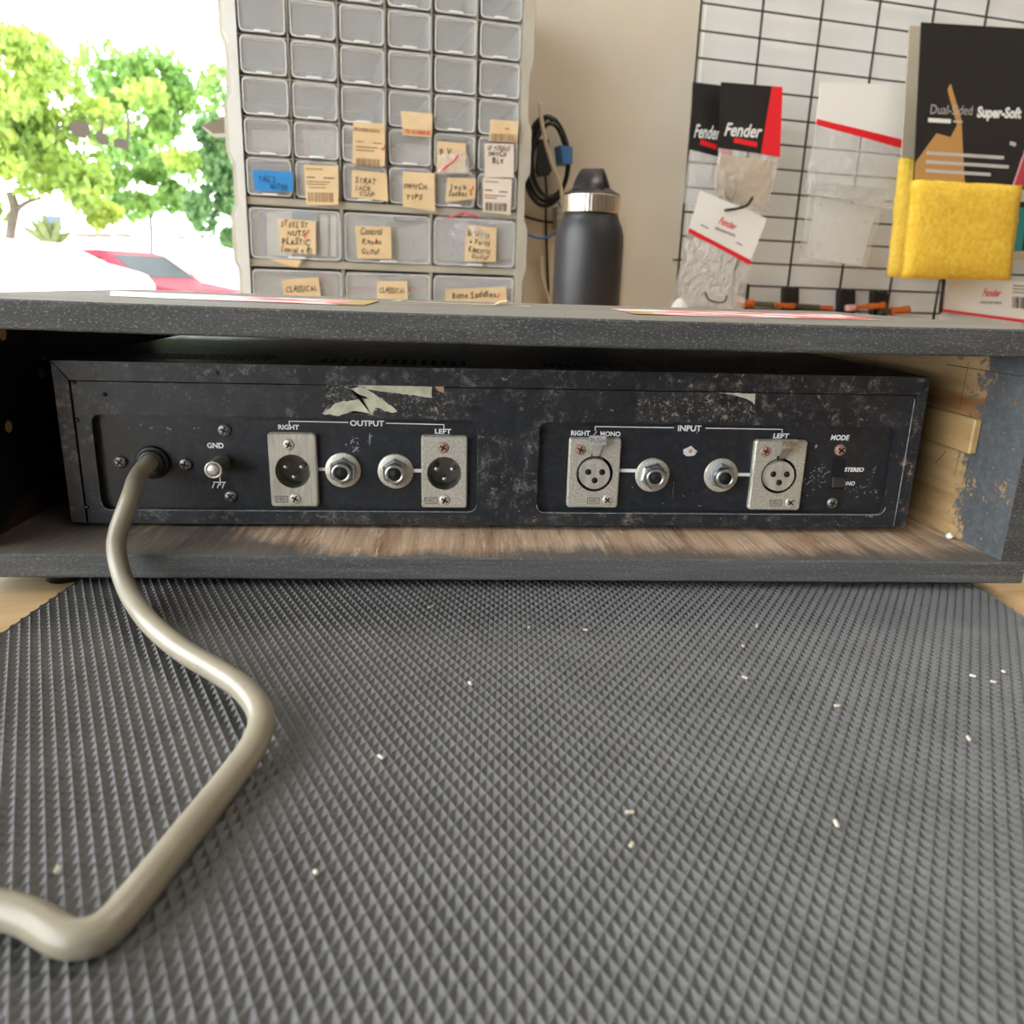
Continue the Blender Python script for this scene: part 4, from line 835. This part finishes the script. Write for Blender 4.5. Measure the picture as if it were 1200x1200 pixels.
# ================================================================== cords on the wall
KT = .022
def wpts(px, t): return [hw(u, v, t) for u, v in px]
def cord(name, px, t, r, mat_, label, cat='cord', n=8, tt=None):
    P_ = [hw(u, v, tt[i] if tt else t) for i, (u, v) in enumerate(px)]; b_ = min(P_, key=lambda p_: p_.z)
    return single(MB().tube(spline(P_, n), r, 8), name, mat_, b_, label, cat)
W_ = WT('coiled_cord', hw(640, 240, KT), 'black mains lead hung in a coil on the wall right of the cabinet', 'cord')
for k_, (dx, dy, ex_) in enumerate(((0, 0, 1), (3, -2, .93), (-2, 3, 1.05), (4, 2, .87))):
    P_ = []
    for i in range(33):
        a = 2*PI*i/32; u = 641+dx+25*ex_*math.cos(a)*(1-.22*max(0, -math.sin(a))); v = 186+dy+50*ex_*math.sin(a); P_.append(hw(u, v, KT+.007*k_+.002*math.sin(3*a)))
    W_.part(MB().tube(P_, .0034, 8), 'loop', 'cable_black')
P_ = wpts([(657, 170), (671, 172), (671, 192), (660, 191)], KT+.036); W_.part(MB().quad(*P_, .034), 'blue_tape', 'tape_blue', None, 'blue tape round the coil')
W_.part(MB().tube(spline(wpts([(639, 205), (640, 218), (641, 228)], KT+.02), 5), .002, 8), 'plug_lead', 'cable_black')
pb = wpts([(634, 163), (643, 163), (647, 199), (643, 206), (634, 206), (631, 199)], KT+.03)
mb = MB(); mb.add(pb+[p_+Vector((0, .02, 0)) for p_ in pb], [tuple(range(6))[::-1], tuple(range(6, 12))]+[(i, (i+1) % 6, (i+1) % 6+6, i+6) for i in range(6)]); W_.part(mb, 'plug', 'dark_plastic', None, 'black moulded plug')
cord('cream_cord', [(632, 120), (637, 155), (646, 190), (656, 215), (659, 235)], KT+.045, .0032, 'cable_cream', 'cream cord hanging across the black coil')
cord('blue_cable', [(612, 120), (612, 190), (611, 240), (611, 300), (610, 352), (610, 372)], KT+.10, .0036, 'cable_blue', 'dark blue cord running down the side of the cabinet')
cord('blue_wire', [(613, 268), (620, 275), (633, 279), (646, 276), (662, 262), (654, 236), (645, 228)], KT, .0021, 'tape_blue', 'thin blue wire looping behind the bottle')
cord('thin_lead', [(640, 228), (640, 270), (642, 320), (643, 352), (643, 380)], .008, .0020, 'cable_black', 'thin black lead hanging below the coil')
cord('wall_wire', [(608, 251), (626, 257), (650, 261), (675, 262)], .008, .0018, 'cable_black', 'thin black wire running level behind the bottle')
cord('pale_cord', [(634, 300), (635, 325), (641, 345), (648, 372)], .012, .0032, 'cable_cream', 'pale cord hanging low behind the bottle')
P_ = wpts([(653, 242), (659, 242), (659, 268), (653, 268)], .03); single(MB().quad(*P_, .025), 'wall_clip', 'part_grey', (P_[2]+P_[3])/2, 'grey plastic clip on the wall left of the bottle', 'clip')

# ================================================================== wire grid and what hangs on it
GT = .03
GV = [.3705+.1137*i for i in range(9)]; GH = [.1539-.0401*2+.0401*i for i in range(24)]
gw = WT('wire_grid', (.83, -GT, GH[0]), 'black wire display grid on the wall at the right', 'wire grid')
for s in GV: gw.part(MB().tube([(s, -GT, GH[0]), (s, -GT, GH[-1])], .0021, 8), 'wire', 'wire_black')
for z in GH: gw.part(MB().tube([(GV[0], -GT-.003, z), (GV[-1], -GT-.003, z)], .0017, 8), 'wire', 'wire_black')
for z in (GH[3], GH[-3]):
    for s in (GV[0], GV[-1]): gw.part(MB().tube([(s, -GT, z), (s, -.006, z)], .002, 6), 'standoff', 'wire_black')
def card_mb(P_, th=.0012): return MB().quad(*P_, th)
def bil(P_, f, g_2): return P_[0].lerp(P_[1], f).lerp(P_[3].lerp(P_[2], f), g_2)
def on_card(mb, P_, poly, mi, d=.0006): mb.add([bil(P_, f, g_2)+Vector((0, -d, 0)) for f, g_2 in poly], [tuple(range(len(poly)))[::-1]], mi)
def ctext(mb, P_, body, f, g_2, h, w, mi, d=.0009, **kw):
    ex = (P_[1]-P_[0]); ez = (P_[0]-P_[3]); W2 = ex.length; H2 = ez.length; ex.normalize(); ez = (ez-ex*ez.dot(ex)).normalized()
    put_text(mb, body, bil(P_, f, g_2)+Vector((0, -d, 0)), h*H2, mi, ex, ez, width=w*W2, **kw)
def packet(name, label, cpx, bpx, t, deco, mats, bagmat='bag_clear', bulge=.006, cat='packet', group=None):
    P_ = [hw(u, v, t) for u, v in cpx]; w = WT(name, (P_[2]+P_[3])/2, label, cat, group); mb = card_mb(P_); deco(mb, P_); w.part(mb, 'header_card', mats)
    if bpx:
        B_ = [hw(u, v, t-.001) for u, v in bpx]; n = 5; vs = []
        for j in range(n+1):
            for i in range(n+1): vs.append((bil(B_, i/n, j/n), bulge*math.sin(PI*i/n)*math.sin(PI*(.15+.85*j/n)**1.0 if j < n else 0)+rb.uniform(0, .0015)*(0 < i < n)*(0 < j < n)))
        m2 = MB()
        for sg in (-1, 1): m2.add([v+Vector((0, sg*(b_+.0002), 0)) for v, b_ in vs], [(j*(n+1)+i, j*(n+1)+i+1, (j+1)*(n+1)+i+1, (j+1)*(n+1)+i) for j in range(n) for i in range(n)], 0, True)
        w.part(m2, 'bag', bagmat)
    return w, P_
def deco_black(mb, P_):
    on_card(mb, P_, [(.82, 0), (1, 0), (1, 1), (.68, 1)], 1); ctext(mb, P_, 'Fender', .38, .78, .20, .62, 2, shear=.3, bold=.02); on_card(mb, P_, [(.24, .81), (.62, .83), (.61, .91), (.23, .89)], 1)
CM = ['card_black', 'card_red', 'print_white']
w, P_ = packet('strings_packet', 'black and red carded packet with a tan filling, in front of another', [(845, 96), (917, 102), (914, 184), (842, 173)], [(842, 173), (914, 184), (898, 247), (836, 238)], .125, deco_black, CM, 'bag_clear', .004)
B_ = wpts([(844, 180), (909, 190), (900, 243), (838, 235)], .123); w.part(MB().quad(*B_, .004), 'filling', 'foam_tan')
w.part(MB().tube(spline(wpts([(852, 212), (850, 226), (856, 234), (862, 222), (863, 211)], .131), 5), .0012, 6), 'spring', 'screw_dark')
w, P_ = packet('strings_packet', 'black carded packet half hidden behind the tan-filled one', [(812, 96), (862, 102), (858, 188), (808, 175)], [(808, 175), (858, 188), (850, 250), (800, 238)], .095, deco_black, CM, 'bag_clear', .004)
def deco_white(mb, P_):
    on_card(mb, P_, [(0, .90), (1, .90), (1, 1.0), (0, 1.0)], 1); ctext(mb, P_, 'Fender', .50, .50, .17, .26, 1, shear=.35, bold=.01); ctext(mb, P_, 'GENUINE PARTS', .50, .64, .055, .30, 2, bold=.02)
    on_card(mb, P_, [(.14, .70), (.26, .70), (.26, .72), (.14, .72)], 2); on_card(mb, P_, [(.70, .70), (.80, .70), (.80, .72), (.70, .72)], 2)
WM = ['card_white', 'card_red', 'ink']
w, P_ = packet('parts_packet', 'white card with a red stripe hanging askew on a wire hook', [(821, 223), (899, 256), (878, 310.5), (806, 272)], [(806, 272), (878, 310.5), (872, 364), (786, 360)], .14, deco_white, WM, 'bag_milky', .005)
w.part(MB().tube(spline(wpts([(826, 342), (832, 352), (848, 354), (852, 346)], .143), 5), .0015, 6), 'small_part', 'part_dark')
single(MB().tube(spline([hw(849, 246, .032), hw(850, 246.5, .14), hw(866, 244, .165), hw(876, 240, .170), hw(882, 231, .172)], 6), .0024, 8), 'wire_hook', 'wire_black', hw(849, 246, .032), 'black wire hook that carries the white card askew', 'hook')
def deco_zip(mb, P_): on_card(mb, P_, [(0, .86), (1, .86), (1, 1.0), (0, 1.0)], 1)
w, P_ = packet('pickguard_packet', 'crinkled clear bag under a white card with a red edge, left of the yellow cloths', [(962, 96), (1078, 100), (1064, 176), (956, 146)], [(956, 147), (1064, 177), (1046, 245), (942, 226)], .15, deco_zip, WM, 'bag_clear', .010)
w, P_ = packet('plate_packet', 'clear bag with a flat white plate below the crinkled bag', [(952, 212), (1040, 222), (1036, 240), (948, 228)], [(948, 226), (1036, 240), (1014, 314), (936, 304)], .118, lambda a, b_: None, ['bag_milky'], 'bag_clear', .004)
B_ = wpts([(957, 230), (1027, 245), (1009, 311), (946, 302)], .117); pl = w.part(MB().quad(*B_, .003), 'white_plate', 'white_plastic')
for u, v in ((962, 240), (951, 298), (1015, 260), (1005, 304)): w.part(MB().lathe([(.0016, 0), (.0016, .0002)], hw(u, v, .1172), (0, -1, 0), 10), 'plate_hole', 'part_dark', pl)
mb = MB(); ctext(mb, B_, 'E', .16, .80, .10, .06, 0, d=.0006); w.part(mb, 'plate_mark', 'print_grey', pl)
# yellow cloths
def fuzzy(P_, th, n=14, amp=.0022):
    vs = []; mb = MB(); rf = random.Random(int(P_[0].x*1e4))
    def pt(i, j, sgn):
        f, g_2 = i/n, j/n; w = bil(P_, f, g_2); e = min(1, 6*min(f, 1-f, g_2, 1-g_2)+.0); yy = -sgn*th*.5*(.35+.65*math.sqrt(e))
        return w+Vector((rf.uniform(-amp, amp)*.5, yy+rf.uniform(-amp, amp)*.5, rf.uniform(-amp, amp)*.5))
    A_ = [pt(i, j, 1) for j in range(n+1) for i in range(n+1)]; B2 = [pt(i, j, -1) for j in range(n+1) for i in range(n+1)]; N_ = n+1
    fs = [(j*N_+i, j*N_+i+1, (j+1)*N_+i+1, (j+1)*N_+i) for j in range(n) for i in range(n)]
    o = len(A_); fs2 = [tuple(x+o for x in f) for f in fs]
    rim = [j for j in range(n)]+[n+N_*j for j in range(n)]+[N_*n+n-j for j in range(n)]+[N_*(n-j) for j in range(n)]
    fs3 = [(rim[i], rim[(i+1) % len(rim)], rim[(i+1) % len(rim)]+o, rim[i]+o) for i in range(len(rim))]
    return mb.add(A_+B2, fs+fs2+fs3, 0, True)
def deco_cloth(mb, P_):
    on_card(mb, P_, [(.84, 0), (.83, .30), (.85, .55), (.80, .74), (.72, 1.0), (1, 1), (1, 0)], 1)
    for a, b_ in (((.84, 0), (.83, .30)), ((.83, .30), (.85, .55)), ((.85, .55), (.80, .74)), ((.80, .74), (.72, 1.0))): on_card(mb, P_, [(a[0]-.012, a[1]), (a[0], a[1]), (b_[0], b_[1]), (b_[0]-.012, b_[1])], 2, .0008)
    on_card(mb, P_, [(.0, .88), (.14, .68), (.24, .70), (.28, .62), (.20, .40), (.22, .36), (.31, .58), (.36, 1.0), (.0, 1.0)], 3)
    ctext(mb, P_, 'Dual-Sided', .235, .555, .062, .30, 4, bold=-.004); ctext(mb, P_, 'Super-Soft', .58, .555, .066, .33, 5, bold=.045)
    on_card(mb, P_, [(.075, .585), (.235, .585), (.235, .612), (.075, .612)], 5, .0008); on_card(mb, P_, [(.25, .592), (.32, .592), (.32, .603), (.25, .603)], 4, .0008)
    for k_, w_ in enumerate((.56, .60, .47)): on_card(mb, P_, [(.075, .80+k_*.058), (.075+w_, .80+k_*.058), (.075+w_, .822+k_*.058), (.075, .822+k_*.058)], 4, .0008)
    on_card(mb, P_, [(.675, .70), (.72, .71), (.715, .735), (.67, .725)], 4, .0008)
P_ = [hw(u, v, .205) for u, v in ((1080, 26), (1243, 36), (1230, 222), (1071, 212))]
w = WT('polishing_cloth', (P_[2]+P_[3])/2, 'front yellow fleece cloth under a dark printed card', 'cloth'); mb = card_mb(P_, .002); deco_cloth(mb, P_); w.part(mb, 'header_card', ['card_black', 'card_pink', 'card_line', 'card_skin', 'print_grey', 'print_white'])
C_ = [hw(u, v, .205) for u, v in ((1069.6, 211), (1195, 218), (1182, 328), (1057, 326))]; w.part(fuzzy(C_, .024), 'fleece', 'yellow_pile')
P_ = [hw(u, v, .165) for u, v in ((1066, 30), (1200, 36), (1190, 225), (1055, 214))]
w = WT('polishing_cloth', (P_[2]+P_[3])/2, 'second yellow fleece cloth, peeping out left behind the front one', 'cloth'); w.part(card_mb(P_, .002), 'header_card', 'card_edge')
C_ = [hw(u, v, .165) for u, v in ((1055, 185), (1180, 195), (1165, 326), (1041, 324))]; w.part(fuzzy(C_, .024), 'fleece', 'yellow_pile_dark')
w, P_ = packet('parts_packet', 'white card with a red stripe at the right edge, below the yellow cloths', [(1112, 326), (1292, 334), (1300, 392), (1103, 365)], [(1103, 365), (1300, 392), (1300, 430), (1100, 405)], .13, lambda mb, P_: (on_card(mb, P_, [(0, .92), (1, .92), (1, 1), (0, 1)], 1), ctext(mb, P_, 'Fender', .27, .42, .22, .115, 1, shear=.35, bold=.01), ctext(mb, P_, 'GENUINE PARTS', .27, .62, .07, .14, 2, bold=.02), [on_card(mb, P_, [(.40+k_*.012, .38), (.40+k_*.012+.004+.003*(k_ % 3), .38), (.40+k_*.012+.004+.003*(k_ % 3), .66), (.40+k_*.012, .66)], 2) for k_ in range(12)], [on_card(mb, P_, [(.40, .10+k_*.08), (.56, .10+k_*.08), (.56, .12+k_*.08), (.40, .12+k_*.08)], 2) for k_ in range(3)]), WM, 'bag_milky', .005)
single(MB().tube([hw(1102, 318, .03), hw(1106, 330, .14), hw(1102, 366, .136)], .0035, 8), 'wire_hook', 'wire_black', hw(1102, 318, .03), 'black wire hook left of the lower right white card', 'hook')
P_ = [hw(u, v, .12) for u, v in ((1190, 236), (1262, 240), (1258, 300), (1184, 304))]; w = WT('teal_packet', (P_[2]+P_[3])/2, 'dark packet with teal stripes at the right edge behind the yellow cloth', 'packet')
mb = card_mb(P_, .01)
for k_ in range(3): on_card(mb, P_, [(.06+k_*.3, .1), (.2+k_*.3, .1), (.16+k_*.3, .85), (.02+k_*.3, .85)], 1)
on_card(mb, P_, [(-.02, .86), (1, .86), (1, 1.04), (-.04, 1.02)], 2, .0008); w.part(mb, 'sleeve', ['card_black', 'teal', 'card_edge'])
# black plastic holders clipped to the lowest visible wire, straps lying on them
for k_, (u0, u1, vt, sl) in enumerate(((870, 879, 334, -3.5), (920, 937, 337, -1), (985, 1003, 340, -1), (1024, 1041, 342, -1))):
    a, b_ = hw(u0, vt, .05), hw(u1, vt, .05); lo = hw(u0+sl, vt+34, .05); x0, x1, z1, z0 = a.x, b_.x, a.z, lo.z
    w = WT('grid_holder', (x0, -.04, z0), ('leftmost narrow black holder on the wire grid, above the orange strap', 'second black holder from the left on the wire grid', 'third black holder from the left, at the left end of the shorter strap', 'rightmost black holder on the wire grid, above the shorter orange strap')[k_], 'holder')
    n = 4; top = [(x0, z1-.002), (x0+(x1-x0)*.15, z1+.003), (x0+(x1-x0)*.35, z1), (x0+(x1-x0)*.65, z1), (x0+(x1-x0)*.85, z1+.003), (x1, z1-.002)]
    w.part(MB().plate([(x0+(lo.x-x0), z0), (x1+(lo.x-x0), z0)]+top[::-1], [], -.050, -.0368), 'body', 'black_rubber')
    w.part(MB().box((x0+(lo.x-x0), -.105, z0), (x1+(lo.x-x0), -.050, z0+.006), bev=.001), 'shelf', 'black_rubber')
def strap(px, t, segs, r, label):
    P_ = [hw(u, v, t) for u, v in px]; w = WT('woven_strap', P_[0], label, 'strap')
    for a, b_, mt_, f in segs:
        pp = []; rr = []
        for i in range(7):
            g_2 = a+(b_-a)*i/6; pp.append(P_[0].lerp(P_[1], g_2)); rr.append(r*f*(1-.18*math.sin(PI*i/6)) if mt_ == 'orange_weave' else r*f)
        w.part(MB().tube(pp, rr, 12), 'orange_sleeve' if mt_ == 'orange_weave' else 'strap_middle', mt_)
strap([(862, 355), (975, 361)], .075, [(0, .17, 'orange_weave', 1.0), (.13, .42, 'olive_weave', .62), (.38, .60, 'orange_weave', .66), (.56, .86, 'olive_weave', .55), (.82, 1, 'orange_weave', .55)], .0085, 'long olive strap with orange woven sleeves behind the case lid')
strap([(992, 361), (1036, 358)], .085, [(0, .2, 'pinkish', .8), (.15, .62, 'orange_weave', .62), (.6, 1, 'orange_weave', .9)], .0075, 'short orange woven strap beside the third holder')
strap([(1030, 366), (1064, 363)], .075, [(0, .5, 'olive_weave', .5), (.4, 1, 'orange_weave', .95)], .0085, 'stubby orange woven strap end nearest the right white card')
Pb = at_y(797, 353, .80); single(MB().lathe([(.016, 0), (.0165, .003), (.0165, Pb.z-.022), (.013, Pb.z-.010), (.009, Pb.z-.002), (.005, Pb.z+.003), (.001, Pb.z+.004)], (Pb.x, Pb.y, 0), (0, 0, 1), 20), 'glue_bottle', 'white_plastic', (Pb.x, Pb.y, 0), 'white plastic bottle tip showing behind the lid, under the wire grid', 'bottle', wall=False)

# ================================================================== window lettering (cut off at the top of the photograph)
def decal(polys, label):
    mb = MB(); allp = []
    for pl_ in polys:
        P_ = [hw(u, v, -.049) for u, v in pl_]; allp += P_; mb.add(P_+[p_+Vector((0, .0006, 0)) for p_ in P_], [tuple(range(len(P_)))[::-1], tuple(range(len(P_), 2*len(P_)))]+[(i, (i+1) % len(P_), (i+1) % len(P_)+len(P_), i+len(P_)) for i in range(len(P_))])
    b_ = min(allp, key=lambda p_: p_.z); return single(mb, 'window_decal', 'decal_grey', b_, label, 'decal')
decal([[(65, 148), (67, 145), (70, 148), (70, 151), (67, 153)]], 'small grey dot of the lettering on the window pane')
decal([[(81, 150), (82, 144), (92, 140), (103, 144), (105, 151), (104, 158), (98, 162.5), (90, 160), (84, 156)]], 'round grey letter foot on the window pane')
decal([[(112, 155), (116, 153), (119, 155), (118.5, 138), (121, 138), (121.5, 156), (127, 160), (128, 168), (124, 171), (116, 168), (112, 163)]], 'drop-shaped grey letter with a stem on the window pane')
decal([[(149, 134), (151.5, 134), (151, 176.5), (142, 174), (134, 172), (133, 165), (137, 161.5), (144, 163), (148.5, 164)]], 'grey hook-shaped letter on the window pane next to the stem')

# ================================================================== outside the window
ZG = -.97
gr = MB().box((-60, 2.2, ZG-.2), (40, 80, ZG)).build('street', 'pavement'); gr['kind'] = 'structure'
gr = MB().box((-60, -40, ZG-.2), (-3.2, 2.2, ZG)).build('pavement_side', 'pavement'); gr['kind'] = 'structure'
def tree(trunk_px, dist, blobs, lm, label, nl, leaf, seed, branch=(), tw=.55):
    rt = random.Random(seed); P_ = [at_y(u, v, dist) for u, v in trunk_px]; base = Vector((P_[0].x, P_[0].y, ZG)); t = thing('street_tree', base, label, 'tree', 'trees across the street')
    w0 = (at_y(trunk_px[0][0]+10, trunk_px[0][1], dist)-P_[0]).length
    pts = [base]+P_; MB().tube(spline(pts, 5), [w0*tw]*(len(spline(pts, 5))), 9).build('trunk', 'bark', t, base)
    for br in branch:
        B_ = [at_y(u, v, dist) for u, v in br]; sp_ = spline(B_, 4); MB().tube(sp_, [w0*.34*(1-.5*i/len(sp_)) for i in range(len(sp_))], 7).build('branch', 'bark', t, base)
    mb = MB(); tot = sum(b_[2]*b_[3] for b_ in blobs)
    for u, v, ru, rv in blobs:
        c = at_y(u, v, dist); k_ = w0/10; sub = []
        for i in range(max(3, int(nl/150*ru*rv/tot))): sub.append((rt.gauss(0, .55), rt.gauss(0, .55), rt.gauss(0, .5), rt.uniform(.22, .5)))
        for i in range(int(nl*ru*rv/tot)):
            sx, sy, sz, sr = rt.choice(sub); d = Vector((rt.gauss(0, 1), rt.gauss(0, 1), rt.gauss(0, 1))).normalized()*sr*rt.uniform(.5, 1)
            p_ = c+Vector(((sx+d.x)*ru*k_, (sy+d.y)*ru*k_, (sz+d.z)*rv*k_)); E_ = Euler((rt.uniform(0, 6), rt.uniform(0, 6), rt.uniform(0, 6))).to_matrix(); s_ = leaf*rt.uniform(.6, 1.3)
            mb.add([p_+E_ @ Vector(x_) for x_ in ((-s_, 0, 0), (0, s_*.55, s_*.12), (s_, 0, 0), (0, -s_*.55, s_*.12))], [(0, 1, 2, 3)])
    o = mb.build('crown', lm, t, base, fix=False)
tree([(10, 312), (13, 270), (17, 245), (12, 225)], 17, [(25, 185, 75, 55), (80, 200, 60, 45), (115, 215, 40, 35), (-40, 190, 60, 60), (40, 120, 110, 60), (-30, 90, 90, 60)], 'leaf_a', 'bright yellow-green tree with a slanting trunk at the left edge', 9000, .11, 1, [[(15, 250), (30, 238), (48, 232)]])
tree([(178, 300), (177, 265), (175, 240)], 24, [(165, 205, 55, 42), (200, 220, 45, 32), (185, 170, 60, 45), (150, 235, 30, 20), (180, 110, 80, 60)], 'leaf_b', 'green tree with a thin straight trunk above the red car', 8000, .13, 2, (), .2)
tree([(292, 330), (288, 285), (276, 250)], 21, [(255, 205, 30, 45), (262, 245, 26, 30), (245, 190, 24, 30), (268, 160, 35, 40)], 'leaf_c', 'darker green tree partly behind the parts cabinet', 5000, .11, 3)
# agave-like plant
P0 = at_y(60, 292, 19); P0.z = ZG; ag = thing('agave_plant', P0, 'spiky green agave-like plant beside the left tree trunk', 'plant')
MB().lathe([(.35, 0), (.4, at_y(60, 292, 19).z-ZG-.05), (.2, at_y(60, 292, 19).z-ZG+.05)], (0, 0, 0), (0, 0, 1), 14).build('stem', 'agave', ag)
for u, v in ((33, 252), (45, 250), (62, 252), (78, 262), (86, 270), (52, 246), (25, 262), (70, 256)):
    a = at_y(60, 290, 19); b_ = at_y(u, v, 19)+Vector((0, random.uniform(-.3, .3), 0)); m_ = a.lerp(b_, .5)+Vector((0, 0, .05)); wv = Vector((0, .03, 0)); d = (b_-a).normalized(); nn = Vector((-d.z, 0, d.x))*.085
    MB().add([a-nn*.6, a+nn*.6, m_+nn+wv, m_-nn+wv, b_], [(0, 1, 2, 3), (3, 2, 4)]).add([a-nn*.6+wv, a+nn*.6+wv, m_+nn+wv*2, m_-nn+wv*2, b_], [(3, 2, 1, 0), (4, 2, 3)]).build('leaf', 'agave', ag, P0)
# cars
def car(name, label, loc, rz, L, H, Wd, paint, boxy=False, windows=True, roofpaint=None):
    t = thing(name, loc, label, 'car' if not boxy else 'van', rz=rz)
    if boxy: low = [(-L/2, .35), (L/2, .35), (L/2, .95), (L/2-.12, 1.08)]; prof = low+[(L/2-1.1, 1.2), (L/2-1.75, H-.06), (L/2-2.1, H), (-L/2+.1, H), (-L/2, H-.15)]
    else: prof = [(-L/2, .32), (L/2, .32), (L/2+.02, .62), (L/2-.12, .82), (L/2-1.15, .96), (L/2-1.9, H-.05), (L/2-2.2, H), (-L/2+1.0, H), (-L/2+.35, .98), (-L/2+.02, .9)]
    n = len(prof); mb = MB(); vs = []
    for y, ins in ((-Wd/2, 0), (-Wd/2+.06, .0), (Wd/2-.06, 0), (Wd/2, 0)):
        for x, z in prof:
            tum = .16*max(0, (z-.95)/(H-.95)) ; vs.append((x, y-math.copysign(tum, y), z-(.03 if abs(y) == Wd/2 and z > .9 else 0)))
    for j in range(3):
        for i in range(n): mb.add([vs[j*n+i], vs[j*n+(i+1) % n], vs[(j+1)*n+(i+1) % n], vs[(j+1)*n+i]], [(0, 1, 2, 3)])
    mb.add(vs[:n], [tuple(range(n))]); mb.add(vs[3*n:], [tuple(range(n))[::-1]])
    mb.build('body', paint, t)
    def sidewin(pts, y0):
        for sg in (-1, 1):
            m2 = MB(); q_ = []
            for x, z in pts: tum = .16*max(0, (z-.95)/(H-.95)); q_.append(Vector((x, sg*(Wd/2-tum+.004), z-.02)))
            m2.add(q_+[v-Vector((0, sg*.03, 0)) for v in q_], [tuple(range(len(q_))), tuple(range(len(q_), 2*len(q_)))[::-1]]+[(i, (i+1) % len(q_), (i+1) % len(q_)+len(q_), i+len(q_)) for i in range(len(q_))]); m2.build('side_window', 'car_glass', t)
    if windows and not boxy:
        zb = .98; zt_ = H-.10; sidewin([(-L/2+.62, zb), (-L/2+1.55, zb), (-L/2+1.55, zt_), (-L/2+1.08, zt_)], 0); sidewin([(-L/2+1.63, zb), (L/2-1.32, zb), (L/2-2.0, zt_), (-L/2+1.63, zt_)], 0)
    if windows:
        if boxy: a, b_ = Vector((L/2-1.12, 0, 1.24)), Vector((L/2-1.70, 0, H-.12))
        else: a, b_ = Vector((L/2-1.22, 0, 1.0)), Vector((L/2-1.85, 0, H-.08))
        nrm = Vector((a.z-b_.z, 0, -(a.x-b_.x)))*-1; nrm.normalize(); nrm = nrm if nrm.x > 0 else -nrm; o3 = nrm*.012
        MB().quad(b_+o3+Vector((0, -Wd/2+.24, 0)), b_+o3+Vector((0, Wd/2-.24, 0)), a+o3+Vector((0, Wd/2-.16, 0)), a+o3+Vector((0, -Wd/2+.16, 0)), .01, dirn=-nrm).build('windscreen', 'car_glass', t)
    for sg in (-1, 1):
        for x in (-L/2+.8, L/2-.85): MB().lathe([(.33, -.11), (.34, -.08), (.34, .08), (.33, .11)], (x, sg*(Wd/2-.10), .34), (0, 1, 0), 20).build('wheel', 'tyre', t)
        mx = L/2-1.45 if not boxy else L/2-1.5; MB().box((mx-.1, sg*(Wd/2+.03)-(.0 if sg > 0 else .17), 1.0), (mx+.06, sg*(Wd/2+.03)+(.17 if sg > 0 else 0), 1.15), bev=.03, seg=2).build('door_mirror', 'car_silver', t)
    for sg in (-1, 1):
        MB().box((L/2-.14, sg*(Wd/2-.34)-.16, .62), (L/2+.01, sg*(Wd/2-.34)+.16, .78), bev=.02).build('headlamp', 'car_silver', t)
    return t
c = at_y(158, 318, 15.5); car('parked_car', 'red car with dark side windows parked beyond the window', (c.x, 15.5, ZG), -.45, 4.0, 1.47, 1.72, 'car_red')
c = at_y(42, 318, 11.0); car('parked_van', 'white van seen from behind, parked left of the red car', (c.x, 11.0, ZG), 1.5, 3.6, 1.42, 1.55, 'car_white', boxy=True)
c = at_y(22, 300, 22); car('parked_car', 'blue car half hidden behind the left tree trunk', (c.x-.6, 21.5, ZG), .1, 4.2, 1.98, 1.75, 'car_blue')
# pale building across the street
c0, c1 = at_y(-160, 300, 34), at_y(380, 300, 34)
bl = thing('shop_building', ((c0.x+c1.x)/2, 34, ZG), 'long white building across the street', 'building')
def bpart(mb, name, m_): return mb.build(name, m_, bl, ((c0.x+c1.x)/2, 34, ZG))
zt_ = at_y(100, 235, 34).z
wl = bpart(MB().box((c0.x, 34, ZG), (c1.x, 40, zt_)), 'wall', 'render_white'); bpart(MB().box((c0.x-.3, 33.6, zt_), (c1.x+.3, 40.3, zt_+.35)), 'parapet', 'render_white')
for u0, u1 in ((86, 105), (110, 124), (134, 148)):
    a, b_ = at_y(u0, 273, 33.4), at_y(u1, 277.5, 33.4); bpart(MB().box((a.x, 33.4, b_.z), (b_.x, 34, a.z)), 'tiled_canopy', 'tile_brown')
a, b_ = at_y(48, 252, 33.9), at_y(72, 270, 33.9); f_ = bpart(MB().box((a.x, 33.9, b_.z), (b_.x, 34, a.z)), 'shop_window', 'car_blue')
a, b_ = at_y(208, 276, 33.9), at_y(216, 280, 33.9); bpart(MB().box((a.x, 33.9, b_.z), (b_.x, 34, a.z)), 'vent', 'bark')
# eave of the shop's own roof outside the window
P_ = [hw(u, v, -.6) for u, v in ((236, 147), (330, 112), (330, 152), (250, 157))]; 
eo = WT('roof_eave', P_[0], 'brown corner of a roof eave at the top of the window', 'eave'); eo.part(MB().quad(*P_, .05), 'fascia', 'bark')
